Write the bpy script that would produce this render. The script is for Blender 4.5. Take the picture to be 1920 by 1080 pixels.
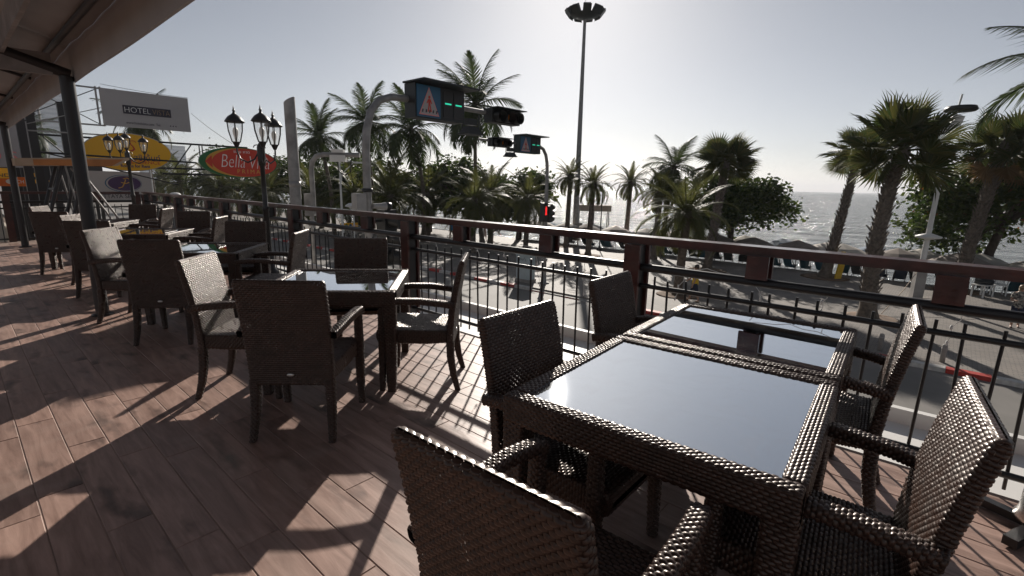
import bpy, math, random
import numpy as np
from mathutils import Vector, Matrix, Quaternion

for o in list(bpy.data.objects): bpy.data.objects.remove(o)
SC = bpy.context.scene
COL = SC.collection
rnd = random.Random(7)
rad = math.radians

# ------------------------------------------------------------------ camera
CAM_H = 1.47
PITCH, ROLL, FPX = rad(11.75), rad(1.15), 925.0
cam = bpy.data.cameras.new('camera'); camo = bpy.data.objects.new('camera', cam); COL.objects.link(camo)
cam.sensor_width = 36; cam.lens = FPX / 1920 * 36; cam.clip_start = .05; cam.clip_end = 30000
fw = Vector((0, math.cos(PITCH), -math.sin(PITCH))); up0 = Vector((0, math.sin(PITCH), math.cos(PITCH))); rt0 = Vector((1, 0, 0))
rt = rt0 * math.cos(ROLL) + up0 * math.sin(ROLL); upv = up0 * math.cos(ROLL) - rt0 * math.sin(ROLL)
M = Matrix((rt, upv, -fw)).transposed().to_4x4(); M.translation = (0, 0, CAM_H)
camo.matrix_world = M
SC.camera = camo

# ------------------------------------------------------------------ sky and sun
SUN_EL, SUN_AZ = rad(23.5), rad(6.0)          # azimuth measured from +Y towards +X
w = bpy.data.worlds.new('World'); SC.world = w; w.use_nodes = True
nt = w.node_tree; nt.nodes.clear()
sky = nt.nodes.new('ShaderNodeTexSky'); sky.sky_type = 'NISHITA'; sky.sun_disc = False
sky.sun_elevation = SUN_EL; sky.sun_rotation = SUN_AZ
sky.altitude = 0; sky.air_density = .7; sky.dust_density = .46; sky.ozone_density = 1.5
bg = nt.nodes.new('ShaderNodeBackground'); bg.inputs[1].default_value = .05
wo = nt.nodes.new('ShaderNodeOutputWorld')
hs = nt.nodes.new('ShaderNodeHueSaturation'); hs.inputs['Saturation'].default_value = .48
nt.links.new(sky.outputs[0], hs.inputs['Color']); nt.links.new(hs.outputs[0], bg.inputs[0]); nt.links.new(bg.outputs[0], wo.inputs[0])
sl = bpy.data.lights.new('sun', 'SUN'); sl.energy = 5.0; sl.angle = rad(.53); sl.color = (1, .93, .84)
so = bpy.data.objects.new('sun', sl); COL.objects.link(so)
svec = Vector((math.sin(SUN_AZ) * math.cos(SUN_EL), math.cos(SUN_AZ) * math.cos(SUN_EL), math.sin(SUN_EL)))
so.rotation_euler = svec.to_track_quat('Z', 'Y').to_euler()
so.location = svec * 60
SC.view_settings.view_transform = 'Standard'; SC.view_settings.look = 'None'
SC.view_settings.exposure = 0.38; SC.view_settings.gamma = 1; SC.view_settings.use_curve_mapping = False
SC.render.engine = 'CYCLES'

# ------------------------------------------------------------------ street frame: U along the kerb (to the right), N out to sea
ANG = math.atan2(-.661, .75)
cu, su = math.cos(ANG), math.sin(ANG)
def W(U, N, z=0.0): return Vector((U * cu - N * su, U * su + N * cu, z))

# ------------------------------------------------------------------ materials
MAT = {}
def nodes(name):
    m = bpy.data.materials.new(name); m.use_nodes = True
    t = m.node_tree; b = t.nodes['Principled BSDF']; MAT[name] = m
    return m, t, b
def pbr(name, col, rough=.6, metal=0, spec=.5, noise=0, scale=8, bump=0, bscale=60, coat=0, emit=None, estr=0, col2=None, ior=None, rnoise=0):
    m, t, b = nodes(name)
    b.inputs['Base Color'].default_value = (*col, 1); b.inputs['Roughness'].default_value = rough
    b.inputs['Metallic'].default_value = metal; b.inputs['Specular IOR Level'].default_value = spec
    if ior: b.inputs['IOR'].default_value = ior
    if coat: b.inputs['Coat Weight'].default_value = coat
    if emit: b.inputs['Emission Color'].default_value = (*emit, 1); b.inputs['Emission Strength'].default_value = estr
    if noise or bump or rnoise:
        tc = t.nodes.new('ShaderNodeTexCoord')
    if noise or rnoise:
        n = t.nodes.new('ShaderNodeTexNoise'); n.inputs['Scale'].default_value = scale; n.inputs['Detail'].default_value = 6
        t.links.new(tc.outputs['Object'], n.inputs['Vector'])
    if noise:
        r = t.nodes.new('ShaderNodeMix'); r.data_type = 'RGBA'
        c2 = col2 or tuple(max(0, c * (1 - noise)) for c in col)
        r.inputs[6].default_value = (*col, 1); r.inputs[7].default_value = (*c2, 1)
        rp = t.nodes.new('ShaderNodeMapRange'); rp.inputs[1].default_value = .35; rp.inputs[2].default_value = .65
        t.links.new(n.outputs['Fac'], rp.inputs[0]); t.links.new(rp.outputs[0], r.inputs[0]); t.links.new(r.outputs[2], b.inputs['Base Color'])
    if rnoise:
        rp2 = t.nodes.new('ShaderNodeMapRange'); rp2.inputs[1].default_value = .3; rp2.inputs[2].default_value = .7
        rp2.inputs[3].default_value = max(.02, rough - rnoise); rp2.inputs[4].default_value = rough + rnoise
        t.links.new(n.outputs['Fac'], rp2.inputs[0]); t.links.new(rp2.outputs[0], b.inputs['Roughness'])
    if bump:
        n2 = t.nodes.new('ShaderNodeTexNoise'); n2.inputs['Scale'].default_value = bscale; n2.inputs['Detail'].default_value = 4
        t.links.new(tc.outputs['Object'], n2.inputs['Vector'])
        bp = t.nodes.new('ShaderNodeBump'); bp.inputs['Strength'].default_value = bump; bp.inputs['Distance'].default_value = .01
        t.links.new(n2.outputs['Fac'], bp.inputs['Height']); t.links.new(bp.outputs[0], b.inputs['Normal'])
    return m
def leafmat(name, col, col2, trans=.45, rough=.5):
    m, t, b = nodes(name)
    out = t.nodes['Material Output']
    geo = t.nodes.new('ShaderNodeNewGeometry'); mix = t.nodes.new('ShaderNodeMix'); mix.data_type = 'RGBA'
    mix.inputs[6].default_value = (*col, 1); mix.inputs[7].default_value = (*col2, 1)
    t.links.new(geo.outputs['Random Per Island'], mix.inputs[0]); t.links.new(mix.outputs[2], b.inputs['Base Color'])
    b.inputs['Roughness'].default_value = rough; b.inputs['Specular IOR Level'].default_value = .35
    tr = t.nodes.new('ShaderNodeBsdfTranslucent'); t.links.new(mix.outputs[2], tr.inputs[0])
    ms = t.nodes.new('ShaderNodeMixShader'); ms.inputs[0].default_value = trans
    t.links.new(b.outputs[0], ms.inputs[1]); t.links.new(tr.outputs[0], ms.inputs[2]); t.links.new(ms.outputs[0], out.inputs[0])
    return m

def deckmat(name, per_object):
    m, t, b = nodes(name); N = t.nodes; L = t.links
    tc = N.new('ShaderNodeTexCoord'); mp = N.new('ShaderNodeMapping'); L.new(tc.outputs['Object'], mp.inputs[0])
    if per_object:
        oi = N.new('ShaderNodeObjectInfo'); r = oi.outputs['Random']
    else:
        g = N.new('ShaderNodeNewGeometry'); r = g.outputs['Random Per Island']
    cx = N.new('ShaderNodeCombineXYZ'); mu = N.new('ShaderNodeMath'); mu.operation = 'MULTIPLY'; mu.inputs[1].default_value = 37
    L.new(r, mu.inputs[0]); L.new(mu.outputs[0], cx.inputs[0]); L.new(mu.outputs[0], cx.inputs[1]); L.new(mu.outputs[0], cx.inputs[2]); L.new(cx.outputs[0], mp.inputs['Location'])
    mp.inputs['Scale'].default_value = (1.6, 14, 8)
    n = N.new('ShaderNodeTexNoise'); n.inputs['Scale'].default_value = 1.6; n.inputs['Detail'].default_value = 8; n.inputs['Distortion'].default_value = .6; n.inputs['Roughness'].default_value = .62
    L.new(mp.outputs[0], n.inputs['Vector'])
    mp2 = N.new('ShaderNodeMapping'); L.new(tc.outputs['Object'], mp2.inputs[0]); L.new(cx.outputs[0], mp2.inputs['Location']); mp2.inputs['Scale'].default_value = (1, 2.2, 1)
    n2 = N.new('ShaderNodeTexNoise'); n2.inputs['Scale'].default_value = 3.2; n2.inputs['Detail'].default_value = 3; L.new(mp2.outputs[0], n2.inputs['Vector'])
    cr = N.new('ShaderNodeValToRGB'); e = cr.color_ramp.elements
    e[0].position = .3; e[0].color = (.215, .132, .104, 1); e[1].position = .7; e[1].color = (.44, .288, .234, 1)
    L.new(n.outputs['Fac'], cr.inputs[0])
    kn = N.new('ShaderNodeMapRange'); kn.inputs[1].default_value = .56; kn.inputs[2].default_value = .72; kn.inputs[3].default_value = 1; kn.inputs[4].default_value = .36
    L.new(n2.outputs['Fac'], kn.inputs[0])
    tone = N.new('ShaderNodeMapRange'); tone.inputs[3].default_value = .9; tone.inputs[4].default_value = 1.1; L.new(r, tone.inputs[0])
    m1 = N.new('ShaderNodeMath'); m1.operation = 'MULTIPLY'; L.new(kn.outputs[0], m1.inputs[0]); L.new(tone.outputs[0], m1.inputs[1])
    mx = N.new('ShaderNodeVectorMath'); mx.operation = 'SCALE'; L.new(cr.outputs[0], mx.inputs[0]); L.new(m1.outputs[0], mx.inputs['Scale'])
    # dusty scuffs in world space
    geo = N.new('ShaderNodeNewGeometry'); n3 = N.new('ShaderNodeTexNoise'); n3.inputs['Scale'].default_value = 1.7; n3.inputs['Detail'].default_value = 7; n3.inputs['Distortion'].default_value = 1.2
    L.new(geo.outputs['Position'], n3.inputs['Vector'])
    du = N.new('ShaderNodeMapRange'); du.inputs[1].default_value = .52; du.inputs[2].default_value = .8; du.inputs[3].default_value = 0; du.inputs[4].default_value = .4; L.new(n3.outputs['Fac'], du.inputs[0])
    dm = N.new('ShaderNodeMix'); dm.data_type = 'RGBA'; dm.inputs[7].default_value = (.5, .4, .34, 1); L.new(du.outputs[0], dm.inputs[0]); L.new(mx.outputs[0], dm.inputs[6])
    L.new(dm.outputs[2], b.inputs['Base Color'])
    rr_ = N.new('ShaderNodeMapRange'); rr_.inputs[3].default_value = .36; rr_.inputs[4].default_value = .56; L.new(n.outputs['Fac'], rr_.inputs[0]); L.new(rr_.outputs[0], b.inputs['Roughness'])
    bp = N.new('ShaderNodeBump'); bp.inputs['Strength'].default_value = .25; bp.inputs['Distance'].default_value = .004; L.new(n.outputs['Fac'], bp.inputs['Height']); L.new(bp.outputs[0], b.inputs['Normal'])
    b.inputs['Specular IOR Level'].default_value = .5
deckmat('deck_tile', True); deckmat('deck_tile_far', False)

pbr('wicker', (.05, .027, .02), .33, spec=.6, noise=.5, scale=26, rnoise=.1)
MAT['wicker'].node_tree.nodes['Principled BSDF'].inputs['Specular Tint'].default_value = (1, .84, .74, 1)
pbr('wicker_core', (.012, .008, .006), .8)
pbr('table_glass', (.68, .72, .76), .017, metal=1.0)
MAT['table_glass'].node_tree.nodes['Principled BSDF'].inputs['Coat Roughness'].default_value = .16
def dusty(m):
    # thin film of dust, smears and specks lying on the glass
    t = m.node_tree; N = t.nodes; L = t.links; b = N['Principled BSDF']; out = N['Material Output']
    g = N.new('ShaderNodeNewGeometry')
    n = N.new('ShaderNodeTexNoise'); n.inputs['Scale'].default_value = 5; n.inputs['Detail'].default_value = 8; n.inputs['Distortion'].default_value = 2.5; L.new(g.outputs['Position'], n.inputs['Vector'])
    a = N.new('ShaderNodeMapRange'); a.inputs[1].default_value = .48; a.inputs[2].default_value = .8; a.inputs[3].default_value = .003; a.inputs[4].default_value = .06; L.new(n.outputs['Fac'], a.inputs[0])
    v = N.new('ShaderNodeTexVoronoi'); v.inputs['Scale'].default_value = 55; L.new(g.outputs['Position'], v.inputs['Vector'])
    c = N.new('ShaderNodeMapRange'); c.inputs[1].default_value = .1; c.inputs[2].default_value = .06; c.inputs[3].default_value = 0; c.inputs[4].default_value = .5; L.new(v.outputs['Distance'], c.inputs[0])
    ad = N.new('ShaderNodeMath'); ad.operation = 'ADD'; ad.use_clamp = True; L.new(a.outputs[0], ad.inputs[0]); L.new(c.outputs[0], ad.inputs[1])
    d = N.new('ShaderNodeBsdfDiffuse'); d.inputs[0].default_value = (.5, .48, .46, 1)
    ms = N.new('ShaderNodeMixShader'); L.new(ad.outputs[0], ms.inputs[0]); L.new(b.outputs[0], ms.inputs[1]); L.new(d.outputs[0], ms.inputs[2]); L.new(ms.outputs[0], out.inputs[0])
dusty(MAT['table_glass'])
pbr('grout', (.36, .25, .2), .9, noise=.35, scale=3)
pbr('rail_wood', (.075, .016, .012), .3, spec=.6, coat=.4, noise=.5, scale=9, bump=.2, bscale=40)
pbr('black_steel', (.016, .015, .016), .38, spec=.5, noise=.3, scale=12)
pbr('post_steel', (.02, .017, .018), .42, spec=.5)
pbr('galv', (.33, .32, .31), .5, metal=.35, noise=.35, scale=5)
pbr('grey_paint', (.36, .35, .34), .5, noise=.2, scale=4)
pbr('white_paint', (.72, .71, .68), .55, noise=.12, scale=3)
pbr('ledge_white', (.74, .72, .69), .6, noise=.15, scale=1.2)
pbr('dark_plastic', (.014, .015, .016), .45)
pbr('dark_green', (.015, .03, .028), .5)
pbr('fabric', (.4, .385, .38), .85, noise=.18, scale=1.5, bump=.3, bscale=5)
pbr('fabric_band', (.3, .275, .265), .85, noise=.3, scale=6)
pbr('sign_white', (.42, .39, .385), .5, noise=.1, scale=.8)
pbr('sign_yellow', (.85, .43, .012), .45)
pbr('sign_red', (.56, .045, .02), .42)
pbr('sign_green', (.02, .13, .035), .42)
pbr('sign_gold', (.62, .33, .05), .45)
pbr('sign_purple', (.05, .015, .085), .4)
pbr('sign_blue', (.02, .1, .19), .4)
pbr('sign_orange', (.75, .16, .015), .45)
pbr('print_gold_dim', (.3, .2, .11), .5)
pbr('print_dark', (.03, .025, .04), .5)
pbr('print_white', (.8, .78, .75), .5)
pbr('print_pale_red', (.75, .25, .24), .5)
pbr('print_navy', (.03, .02, .12), .5)
pbr('led_green', (.0, .2, .12), .4, emit=(.05, 1, .6), estr=.45)
pbr('led_red', (.4, .02, .02), .4, emit=(1, .03, .03), estr=.8)
pbr('amber_lens', (.75, .22, .02), .25)
pbr('dark_lens', (.03, .012, .012), .25)
pbr('lamp_black', (.02, .018, .017), .4, spec=.5)
pbr('bulb', (.75, .73, .68), .4)
pbr('asphalt', (.17, .16, .148), .74, spec=.3, noise=.35, scale=.5, bump=.35, bscale=40, col2=(.22, .205, .19))
pbr('kerb_red', (.5, .04, .03), .6, noise=.3, scale=6)
pbr('kerb_white', (.62, .6, .57), .65, noise=.3, scale=6)
pbr('concrete', (.34, .32, .3), .8, noise=.3, scale=1.5, bump=.2)
pbr('paint_line', (.6, .58, .55), .6, noise=.3, scale=5)
pbr('sand', (.42, .35, .26), .9, noise=.25, scale=.7, bump=.4, bscale=8)
pbr('soil', (.2, .13, .085), .95, noise=.4, scale=3, bump=.5, bscale=12)
pbr('palm_trunk', (.17, .135, .105), .9, noise=.5, scale=7, bump=.8, bscale=14)
pbr('boot', (.17, .14, .115), .85, noise=.5, scale=9)
pbr('bark', (.075, .055, .042), .9, noise=.4, scale=5, bump=.6, bscale=10)
leafmat('coco_leaf', (.028, .05, .016), (.06, .075, .02))
leafmat('date_leaf', (.06, .075, .022), (.12, .115, .032), trans=.45)
leafmat('fan_leaf', (.035, .055, .014), (.085, .08, .022), trans=.4)
leafmat('fan_dry', (.16, .095, .04), (.22, .14, .07), trans=.4)
leafmat('broad_leaf', (.022, .045, .012), (.075, .1, .02), trans=.45)
leafmat('broad_red', (.2, .035, .012), (.16, .09, .02), trans=.5)
pbr('umb_beige', (.58, .53, .47), .85, noise=.2, scale=2)
pbr('umb_blue', (.2, .25, .32), .85, noise=.2, scale=2)
pbr('umb_dark', (.26, .22, .19), .9)
pbr('canvas_navy', (.02, .035, .07), .8)
pbr('canvas_teal', (.03, .12, .17), .8)
pbr('canvas_dark', (.02, .022, .024), .8)
pbr('wood_dark', (.05, .035, .025), .7)
pbr('plastic_white', (.7, .69, .66), .4)
pbr('plastic_red', (.6, .02, .04), .4)
pbr('yellow_paint', (.65, .4, .02), .6)
pbr('skin', (.42, .25, .17), .55)
pbr('hair', (.03, .02, .015), .5)
pbr('hair_fair', (.28, .19, .11), .5)
pbr('cloth_yellow', (.72, .46, .02), .8)
pbr('cloth_navy', (.02, .025, .05), .85)
pbr('cloth_blue', (.03, .2, .42), .8)
pbr('cloth_pale', (.55, .5, .48), .85)
pbr('cloth_lilac', (.42, .33, .46), .85)
pbr('cloth_beige', (.42, .33, .25), .85)
pbr('cloth_floral', (.012, .012, .018), .85, noise=1, scale=14, col2=(.45, .42, .36))
pbr('cabinet', (.42, .5, .52), .5, noise=.15, scale=3)
pbr('tarp_orange', (.55, .22, .07), .8, noise=.3, scale=3)
pbr('tarp_tan', (.5, .38, .27), .8, noise=.2, scale=3)
pbr('building_far', (.5, .53, .58), .7)
pbr('building_band', (.38, .42, .48), .5)
pbr('wall_cream', (.42, .38, .33), .8, noise=.2, scale=.6)
pbr('shop_dark', (.03, .028, .03), .6)
pbr('steel_tag', (.55, .53, .5), .3, metal=.9)
pbr('wire_white', (.7, .69, .67), .5)
pbr('chrome', (.6, .58, .56), .25, metal=1)

# pane glass
m, t, b = nodes('pane'); b.inputs['Base Color'].default_value = (.92, .93, .9, 1); b.inputs['Roughness'].default_value = .08
b.inputs['Transmission Weight'].default_value = .0; b.inputs['Alpha'].default_value = .16; b.inputs['Specular IOR Level'].default_value = .6

# promenade pavers: brick texture
m, t, b = nodes('pavers'); N_ = t.nodes; L_ = t.links
tc = N_.new('ShaderNodeTexCoord'); br = N_.new('ShaderNodeTexBrick'); L_.new(tc.outputs['Object'], br.inputs[0])
br.inputs['Scale'].default_value = 1; br.inputs['Brick Width'].default_value = .22; br.inputs['Row Height'].default_value = .11; br.inputs['Mortar Size'].default_value = .012; br.inputs['Bias'].default_value = 0
br.inputs['Color1'].default_value = (.27, .237, .208, 1); br.inputs['Color2'].default_value = (.205, .187, .172, 1); br.inputs['Mortar'].default_value = (.14, .125, .115, 1)
nz = N_.new('ShaderNodeTexNoise'); nz.inputs['Scale'].default_value = .35; nz.inputs['Detail'].default_value = 6; L_.new(tc.outputs['Object'], nz.inputs['Vector'])
mr = N_.new('ShaderNodeMapRange'); mr.inputs[1].default_value = .3; mr.inputs[2].default_value = .7; mr.inputs[3].default_value = .75; mr.inputs[4].default_value = 1.2; L_.new(nz.outputs['Fac'], mr.inputs[0])
vs = N_.new('ShaderNodeVectorMath'); vs.operation = 'SCALE'; L_.new(br.outputs['Color'], vs.inputs[0]); L_.new(mr.outputs[0], vs.inputs['Scale']); L_.new(vs.outputs[0], b.inputs['Base Color'])
b.inputs['Roughness'].default_value = .74; b.inputs['Specular IOR Level'].default_value = .38
bp = N_.new('ShaderNodeBump'); bp.inputs['Strength'].default_value = .4; bp.inputs['Distance'].default_value = .01; L_.new(br.outputs['Fac'], bp.inputs['Height']); bp.invert = True; L_.new(bp.outputs[0], b.inputs['Normal'])

# sea
m, t, b = nodes('sea'); N_ = t.nodes; L_ = t.links
b.inputs['Base Color'].default_value = (.03, .06, .07, 1); b.inputs['Roughness'].default_value = .12; b.inputs['IOR'].default_value = 1.33
tc = N_.new('ShaderNodeTexCoord'); mp = N_.new('ShaderNodeMapping'); mp.inputs['Scale'].default_value = (.3, 1.0, 1); L_.new(tc.outputs['Object'], mp.inputs[0])
n1 = N_.new('ShaderNodeTexNoise'); n1.inputs['Scale'].default_value = .9; n1.inputs['Detail'].default_value = 6; n1.inputs['Roughness'].default_value = .6; L_.new(mp.outputs[0], n1.inputs['Vector'])
n2 = N_.new('ShaderNodeTexNoise'); n2.inputs['Scale'].default_value = .22; n2.inputs['Detail'].default_value = 4; L_.new(mp.outputs[0], n2.inputs['Vector'])
ad = N_.new('ShaderNodeMath'); ad.operation = 'MULTIPLY_ADD'; ad.inputs[1].default_value = 2.5; L_.new(n2.outputs['Fac'], ad.inputs[0]); L_.new(n1.outputs['Fac'], ad.inputs[2])
bp = N_.new('ShaderNodeBump'); bp.inputs['Strength'].default_value = 1.0; bp.inputs['Distance'].default_value = 2.2; L_.new(ad.outputs[0], bp.inputs['Height']); L_.new(bp.outputs[0], b.inputs['Normal'])

ORD = 'first second third fourth fifth sixth seventh eighth ninth tenth eleventh twelfth thirteenth fourteenth fifteenth sixteenth seventeenth eighteenth nineteenth twentieth'.split()
def nth(k): return ORD[k] if k < 20 else ('twenty-' + ORD[k - 20] if k < 29 else ('thirtieth' if k == 29 else 'thirty-' + ORD[k - 30]))
# ------------------------------------------------------------------ mesh helpers
def link(name, me, mat=None, parent=None, loc=None, rot=None):
    o = bpy.data.objects.new(name, me); COL.objects.link(o)
    if mat is not None and me is not None and not me.materials: me.materials.append(MAT[mat])
    if parent is not None: o.parent = parent
    if loc is not None: o.location = loc
    if rot is not None: o.rotation_euler = rot
    return o
def tag(o, label=None, cat=None, group=None, kind=None):
    if label: o['label'] = label
    if cat: o['category'] = cat
    if group: o['group'] = group
    if kind: o['kind'] = kind
    return o
def empty(name, loc=(0, 0, 0), rz=0, label=None, cat=None, group=None):
    o = bpy.data.objects.new(name, None); COL.objects.link(o); o.empty_display_size = .1
    o.location = loc; o.rotation_euler = (0, 0, rz)
    return tag(o, label, cat, group)
def dup(src, parent=None):
    c = src.copy(); COL.objects.link(c)
    if parent is not None: c.parent = parent
    for ch in KIDS(src): dup(ch, c)
    return c
def KIDS(o): return [x for x in bpy.data.objects if x.parent == o]

class MB:
    def __init__(s): s.v = []; s.f = []; s.sm = []
    def add(s, V, F, smooth=False, M=None):
        k = len(s.v)
        for p in V: s.v.append(tuple(M @ Vector(p)) if M is not None else tuple(p))
        for q in F: s.f.append(tuple(i + k for i in q)); s.sm.append(smooth)
        return s
    def box(s, c, d, M=None, rz=0, R=None, taper=1.0):
        x, y, z = d[0] / 2, d[1] / 2, d[2] / 2
        V = [(-x, -y, -z), (x, -y, -z), (x, y, -z), (-x, y, -z), (-x * taper, -y * taper, z), (x * taper, -y * taper, z), (x * taper, y * taper, z), (-x * taper, y * taper, z)]
        T = Matrix.Translation(c)
        if rz: T = T @ Matrix.Rotation(rz, 4, 'Z')
        if R is not None: T = T @ R
        if M is not None: T = M @ T
        return s.add(V, [(0, 3, 2, 1), (4, 5, 6, 7), (0, 1, 5, 4), (1, 2, 6, 5), (2, 3, 7, 6), (3, 0, 4, 7)], False, T)
    def tube(s, pts, r, n=8, cap=True, M=None, smooth=True, flat=None):
        P = [Vector(p) for p in pts]; K = len(P)
        R = r if hasattr(r, '__len__') else [r] * K
        V = []; prev = None
        for i in range(K):
            d = (P[min(i + 1, K - 1)] - P[max(i - 1, 0)]).normalized()
            if prev is None:
                a = Vector((0, 0, 1)) if abs(d.z) < .9 else Vector((1, 0, 0))
                x = d.cross(a).normalized()
            else:
                x = (prev - d * prev.dot(d)).normalized()
            prev = x; y = d.cross(x)
            for j in range(n):
                t = 2 * math.pi * j / n
                V.append(P[i] + (x * math.cos(t) + y * math.sin(t)) * R[i])
        F = [(i * n + j, i * n + (j + 1) % n, (i + 1) * n + (j + 1) % n, (i + 1) * n + j) for i in range(K - 1) for j in range(n)]
        s.add(V, F, smooth, M)
        if cap:
            s.add(V[:n], [tuple(reversed(range(n)))], False, M); s.add(V[-n:], [tuple(range(n))], False, M)
        return s
    def lathe(s, prof, n=16, M=None, smooth=True, at=(0, 0, 0), ph=0):
        V = []; F = []
        for r, z in prof:
            for j in range(n):
                t = 2 * math.pi * j / n + ph; V.append((at[0] + r * math.cos(t), at[1] + r * math.sin(t), at[2] + z))
        for i in range(len(prof) - 1):
            for j in range(n): F.append((i * n + j, i * n + (j + 1) % n, (i + 1) * n + (j + 1) % n, (i + 1) * n + j))
        if prof[0][0] > 1e-4: F.append(tuple(reversed(range(n))))
        if prof[-1][0] > 1e-4: F.append(tuple(range((len(prof) - 1) * n, len(prof) * n)))
        return s.add(V, F, smooth, M)
    def prism(s, poly, d0, d1, M=None):
        # polygon in local x-z, extruded along y from d0 to d1
        n = len(poly)
        V = [(x, d0, z) for x, z in poly] + [(x, d1, z) for x, z in poly]
        F = [tuple(range(n)), tuple(reversed(range(n, 2 * n)))] + [(i + n, (i + 1) % n + n, (i + 1) % n, i) for i in range(n)]
        return s.add(V, F, False, M)
    def mesh(s, name):
        me = bpy.data.meshes.new(name); me.from_pydata(s.v, [], s.f); me.polygons.foreach_set('use_smooth', s.sm); me.update()
        return me
    def build(s, name, mat, parent=None, loc=None, rot=None):
        return link(name, s.mesh(name), mat, parent, loc, rot)

def np_mesh(name, V, Q, smooth=True):
    me = bpy.data.meshes.new(name); V = np.asarray(V, np.float32).reshape(-1, 3); Q = np.asarray(Q, np.int32)
    k = Q.shape[1]
    me.vertices.add(len(V)); me.vertices.foreach_set('co', V.ravel())
    me.loops.add(Q.size); me.loops.foreach_set('vertex_index', Q.ravel())
    me.polygons.add(len(Q)); me.polygons.foreach_set('loop_start', np.arange(0, Q.size, k, dtype=np.int32))
    me.polygons.foreach_set('use_smooth', np.full(len(Q), smooth)); me.update(calc_edges=True); me.validate()
    return me

# ------------------------------------------------------------------ woven (rattan) lofts
def rrect(s, a, b, r):
    s = np.mod(s, 1.0); r = np.minimum(r, np.minimum(a, b) * .98)
    w, h, q = 2 * (a - r), 2 * (b - r), np.pi * r / 2
    P = 2 * w + 2 * h + 4 * q; d = s * P
    x = np.zeros_like(d); y = np.zeros_like(d); nx = np.zeros_like(d); ny = np.zeros_like(d)
    start = np.zeros_like(d)
    def seg(L, fx):
        nonlocal start
        mk = (d >= start - 1e-9) & (d <= start + L + 1e-9); t = np.where(L > 1e-9, (d - start) / np.maximum(L, 1e-9), 0)
        X, Y, NX, NY = fx(t)
        for dst, src in ((x, X), (y, Y), (nx, NX), (ny, NY)): dst[mk] = (src + 0 * d)[mk]
        start = start + L
    def arc(cx, cy, a0):
        def f(t):
            an = a0 + t * np.pi / 2
            return cx + r * np.cos(an), cy + r * np.sin(an), np.cos(an), np.sin(an)
        return f
    seg(h, lambda t: (a, -(b - r) + t * h, 1.0, 0.0)); seg(q, arc(a - r, b - r, 0))
    seg(w, lambda t: ((a - r) - t * w, b, 0.0, 1.0)); seg(q, arc(-(a - r), b - r, np.pi / 2))
    seg(h, lambda t: (-a, (b - r) - t * h, -1.0, 0.0)); seg(q, arc(-(a - r), -(b - r), np.pi))
    seg(w, lambda t: (-(a - r) + t * w, -b, 0.0, -1.0)); seg(q, arc(a - r, -(b - r), 1.5 * np.pi))
    return x, y, nx, ny

CELL, ROW = .0265, .0128
def woven(secs, along=False, core=True, fill=.94, cell=CELL, row=ROW, amp=.005, r=.012, seed=0):
    """secs: list of (centre, xaxis, yaxis, half_a, half_b).  Returns (V, Q, coreV, coreQ)"""
    C = np.array([s[0] for s in secs], float); X = np.array([s[1] for s in secs], float); Y = np.array([s[2] for s in secs], float)
    X /= np.linalg.norm(X, axis=1)[:, None]; Y /= np.linalg.norm(Y, axis=1)[:, None]
    A = np.array([s[3] for s in secs], float); B = np.array([s[4] for s in secs], float)
    dl = np.linalg.norm(np.diff(C, axis=0), axis=1) + np.abs(np.diff(B)) * .5; T = np.concatenate([[0], np.cumsum(dl)]); Ln = T[-1]; T = T / Ln
    def ev(s, t, h):
        ip = lambda arr: np.interp(t, T, arr)
        c = np.stack([ip(C[:, k]) for k in range(3)], -1); xx = np.stack([ip(X[:, k]) for k in range(3)], -1); yy = np.stack([ip(Y[:, k]) for k in range(3)], -1)
        a, b = ip(A), ip(B)
        px, py, nx, ny = rrect(s, a, b, r + 0 * a)
        return c + xx * (px + nx * h)[..., None] + yy * (py + ny * h)[..., None]
    per = float(np.mean(4 * A + 4 * B))
    rg = np.random.RandomState(seed + 3)
    if not along:
        nr = max(2, round(Ln / row)); nc = max(4, round(per / cell))
        na, nb = 5, 4
        I, J, a_, b_ = np.meshgrid(np.arange(nr), np.arange(nc), np.linspace(0, 1, na), np.linspace(0, 1, nb), indexing='ij')
        s = (J + .5 * (I % 2) + .04 + a_ * fill) / nc; t = np.clip((I - .06 + b_ * 1.1) / nr, 0, 1)
    else:
        nr = max(4, round(per / row)); nr += nr % 2; nc = max(2, round(Ln / cell))
        na, nb = 5, 4
        I, J, a_, b_ = np.meshgrid(np.arange(nr), np.arange(nc + 1), np.linspace(0, 1, na), np.linspace(0, 1, nb), indexing='ij')
        t = np.clip((J - .5 * (I % 2) + .02 + a_ * .96) / nc, 0, 1); s = (I - .05 + b_ * 1.1) / nr
    jit = rg.uniform(.8, 1.15, I.shape[:2])[:, :, None, None]
    h = amp * jit * (np.sin(np.pi * a_) ** .6) * (np.sin(np.pi * b_) ** .6) - .0012
    V = ev(s, t, h)
    n1, n2 = I.shape[0], I.shape[1]
    base = (np.arange(n1 * n2) * na * nb)[:, None, None]
    ii, jj = np.meshgrid(np.arange(na - 1), np.arange(nb - 1), indexing='ij'); k = ii * nb + jj
    q = np.stack([k, k + nb, k + nb + 1, k + 1], -1)[None]
    Q = (base[..., None] + q).reshape(-1, 4)
    # core
    K = 12; s0 = np.arange(24) / 24.0; tt = np.linspace(0, 1, K)
    tt = np.unique(np.concatenate([tt, T])); K = len(tt)
    S2, T2 = np.meshgrid(s0, tt); cv = ev(S2, T2, np.full(S2.shape, -.0012)).reshape(-1, 3)
    cq = [(i * 24 + j, i * 24 + (j + 1) % 24, (i + 1) * 24 + (j + 1) % 24, (i + 1) * 24 + j) for i in range(K - 1) for j in range(24)]
    if not core: cv = np.zeros((0, 3)); cq = np.zeros((0, 4), int)
    return V.reshape(-1, 3), Q, cv, np.array(cq)
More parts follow.
